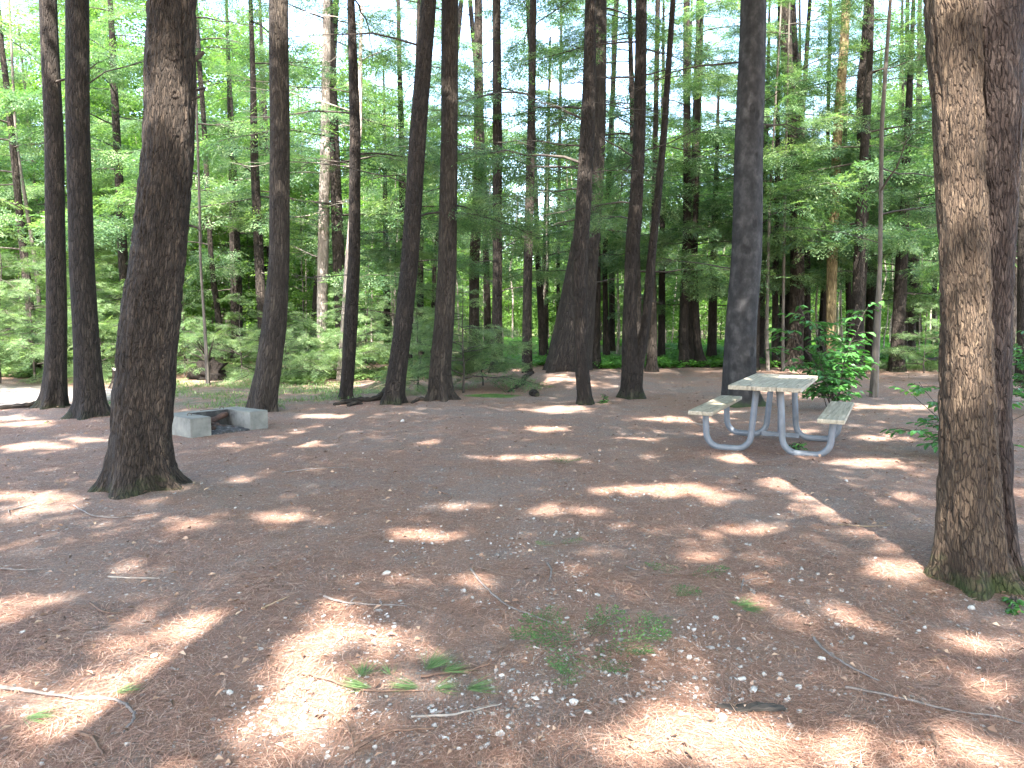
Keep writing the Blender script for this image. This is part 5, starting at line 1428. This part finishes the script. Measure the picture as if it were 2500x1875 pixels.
# ------------------------------------------------------------------ ferns and ground cover
def fern_field(pts, r, L, W, nf, name, label, mt=None):
    pos = []; an = []; pi = []; LL = []; WW = []
    for (x, y) in pts:
        z = gz1(x, y); m = nf
        a0 = r.uniform(0, 6.3, 5)
        for a in a0:
            l = L * r.uniform(.6, 1.1)
            for s in np.linspace(.15, 1, m):
                rr = l * s * .8; zz = z + l * (.9 * s - .55 * s * s) 
                for sd in (-1, 1):
                    pos.append([x + math.cos(a) * rr, y + math.sin(a) * rr, zz]); an.append(a + sd * 1.2); pi.append(r.normal(.15, .15)); LL.append(W * (1.1 - s)); WW.append(W * .42)
    pos = np.array(pos); an = np.array(an); n = len(pos)
    mb = MB(); mb.quads(leaves(pos, an, np.array(pi), r.normal(0, .3, n), np.array(LL), np.array(WW)), 0, np.clip(np.repeat(r.uniform(.25, .8, len(pts)), n // len(pts)) + r.normal(0, .1, n), 0, 1))
    tag(mb.build(name, [mt or M_FERN]), label, 'ferns', kind='stuff')
r = np.random.default_rng(95)
pts = []
while len(pts) < 2600:
    y = 21.3 + 22 * r.random() ** 1.5; u = r.uniform(1180, 2400); x = (u - 1250) / F_PX * y
    if fbm(np.array([x * .5]), np.array([y * .5]), 6, 2)[0] > .42 and y > 21.5 + 2.0 * fbm(np.array([x * .4]), np.array([1.]), 2, 2)[0]: pts.append((x, y))
fern_field(pts, r, .55, .16, 6, 'fern_bed', 'bright green fern bed on the forest floor beyond the trunks at right')
pts = []
while len(pts) < 1500:
    y = 17.2 + 15 * r.random() ** 1.3; u = r.uniform(-100, 1180); x = (u - 1250) / F_PX * y
    if fbm(np.array([x * .5]), np.array([y * .5]), 16, 2)[0] > .44 and not (y < 18.5 and 780 < u): pts.append((x, y))
fern_field(pts, r, .38, .12, 5, 'undergrowth', 'pale green low undergrowth beyond the gravel path and fireplace on the left', M_UND)
# sparse grass behind the fireplace
n = 9000; u = r.uniform(380, 880, n); y = r.uniform(12.5, 18, n); x = (u - 1250) / F_PX * y
k = fbm(x * 1.3, y * 1.3, 26, 3) > .5; x, y = x[k], y[k]; n = len(x)
P = np.stack([x, y, gzv(x, y) - .005], 1)
mb = MB(); mb.quads(leaves(P, r.uniform(0, 6.3, n), -r.uniform(.5, 1.3, n), r.normal(0, .3, n), r.uniform(.03, .10, n), .012), 0, r.uniform(.3, 1, n))
tag(mb.build('grass', [M_UND]), 'thin grass growing on the soil behind the fireplace', 'grass', kind='stuff')

# ------------------------------------------------------------------ light, sky, camera
w = bpy.data.worlds.new('World'); SC.world = w; w.use_nodes = True
nt = w.node_tree; nt.nodes.clear()
sky = nt.nodes.new('ShaderNodeTexSky'); sky.sky_type = 'NISHITA'; sky.sun_disc = False
sky.sun_elevation = SUN_EL; sky.sun_rotation = PI + SUN_AZ; sky.air_density = 1.0; sky.dust_density = 2.5; sky.ozone_density = 1.0
bg = nt.nodes.new('ShaderNodeBackground'); bg.inputs['Strength'].default_value = 0.15
wo = nt.nodes.new('ShaderNodeOutputWorld')
nt.links.new(sky.outputs[0], bg.inputs[0]); nt.links.new(bg.outputs[0], wo.inputs[0])
sl = bpy.data.lights.new('sun', 'SUN'); sl.energy = 4.2; sl.angle = math.radians(.55); sl.color = (1.0, .95, .87)
so = bpy.data.objects.new('sun', sl); COL.objects.link(so)
so.rotation_euler = Vector(LDIR).to_track_quat('-Z', 'Y').to_euler(); so.location = (-2, -20, 30)
cam = bpy.data.cameras.new('camera'); co = bpy.data.objects.new('camera', cam); COL.objects.link(co)
cam.sensor_width = 36; cam.lens = 36 * F_PX / 2500; cam.clip_end = 2000; cam.clip_start = .05
co.location = (0, 0, H); co.rotation_euler = (PI / 2 - TH, 0, 0)
SC.camera = co
SC.view_settings.view_transform = 'Standard'; SC.view_settings.look = 'None'; SC.view_settings.gamma = 1
SC.view_settings.exposure = 3.35
SC.cycles.max_bounces = 5; SC.cycles.diffuse_bounces = 2; SC.cycles.transmission_bounces = 2; SC.cycles.glossy_bounces = 2
print('faces', sum(len(m.polygons) for m in bpy.data.meshes), 'objects', len(SC.objects))
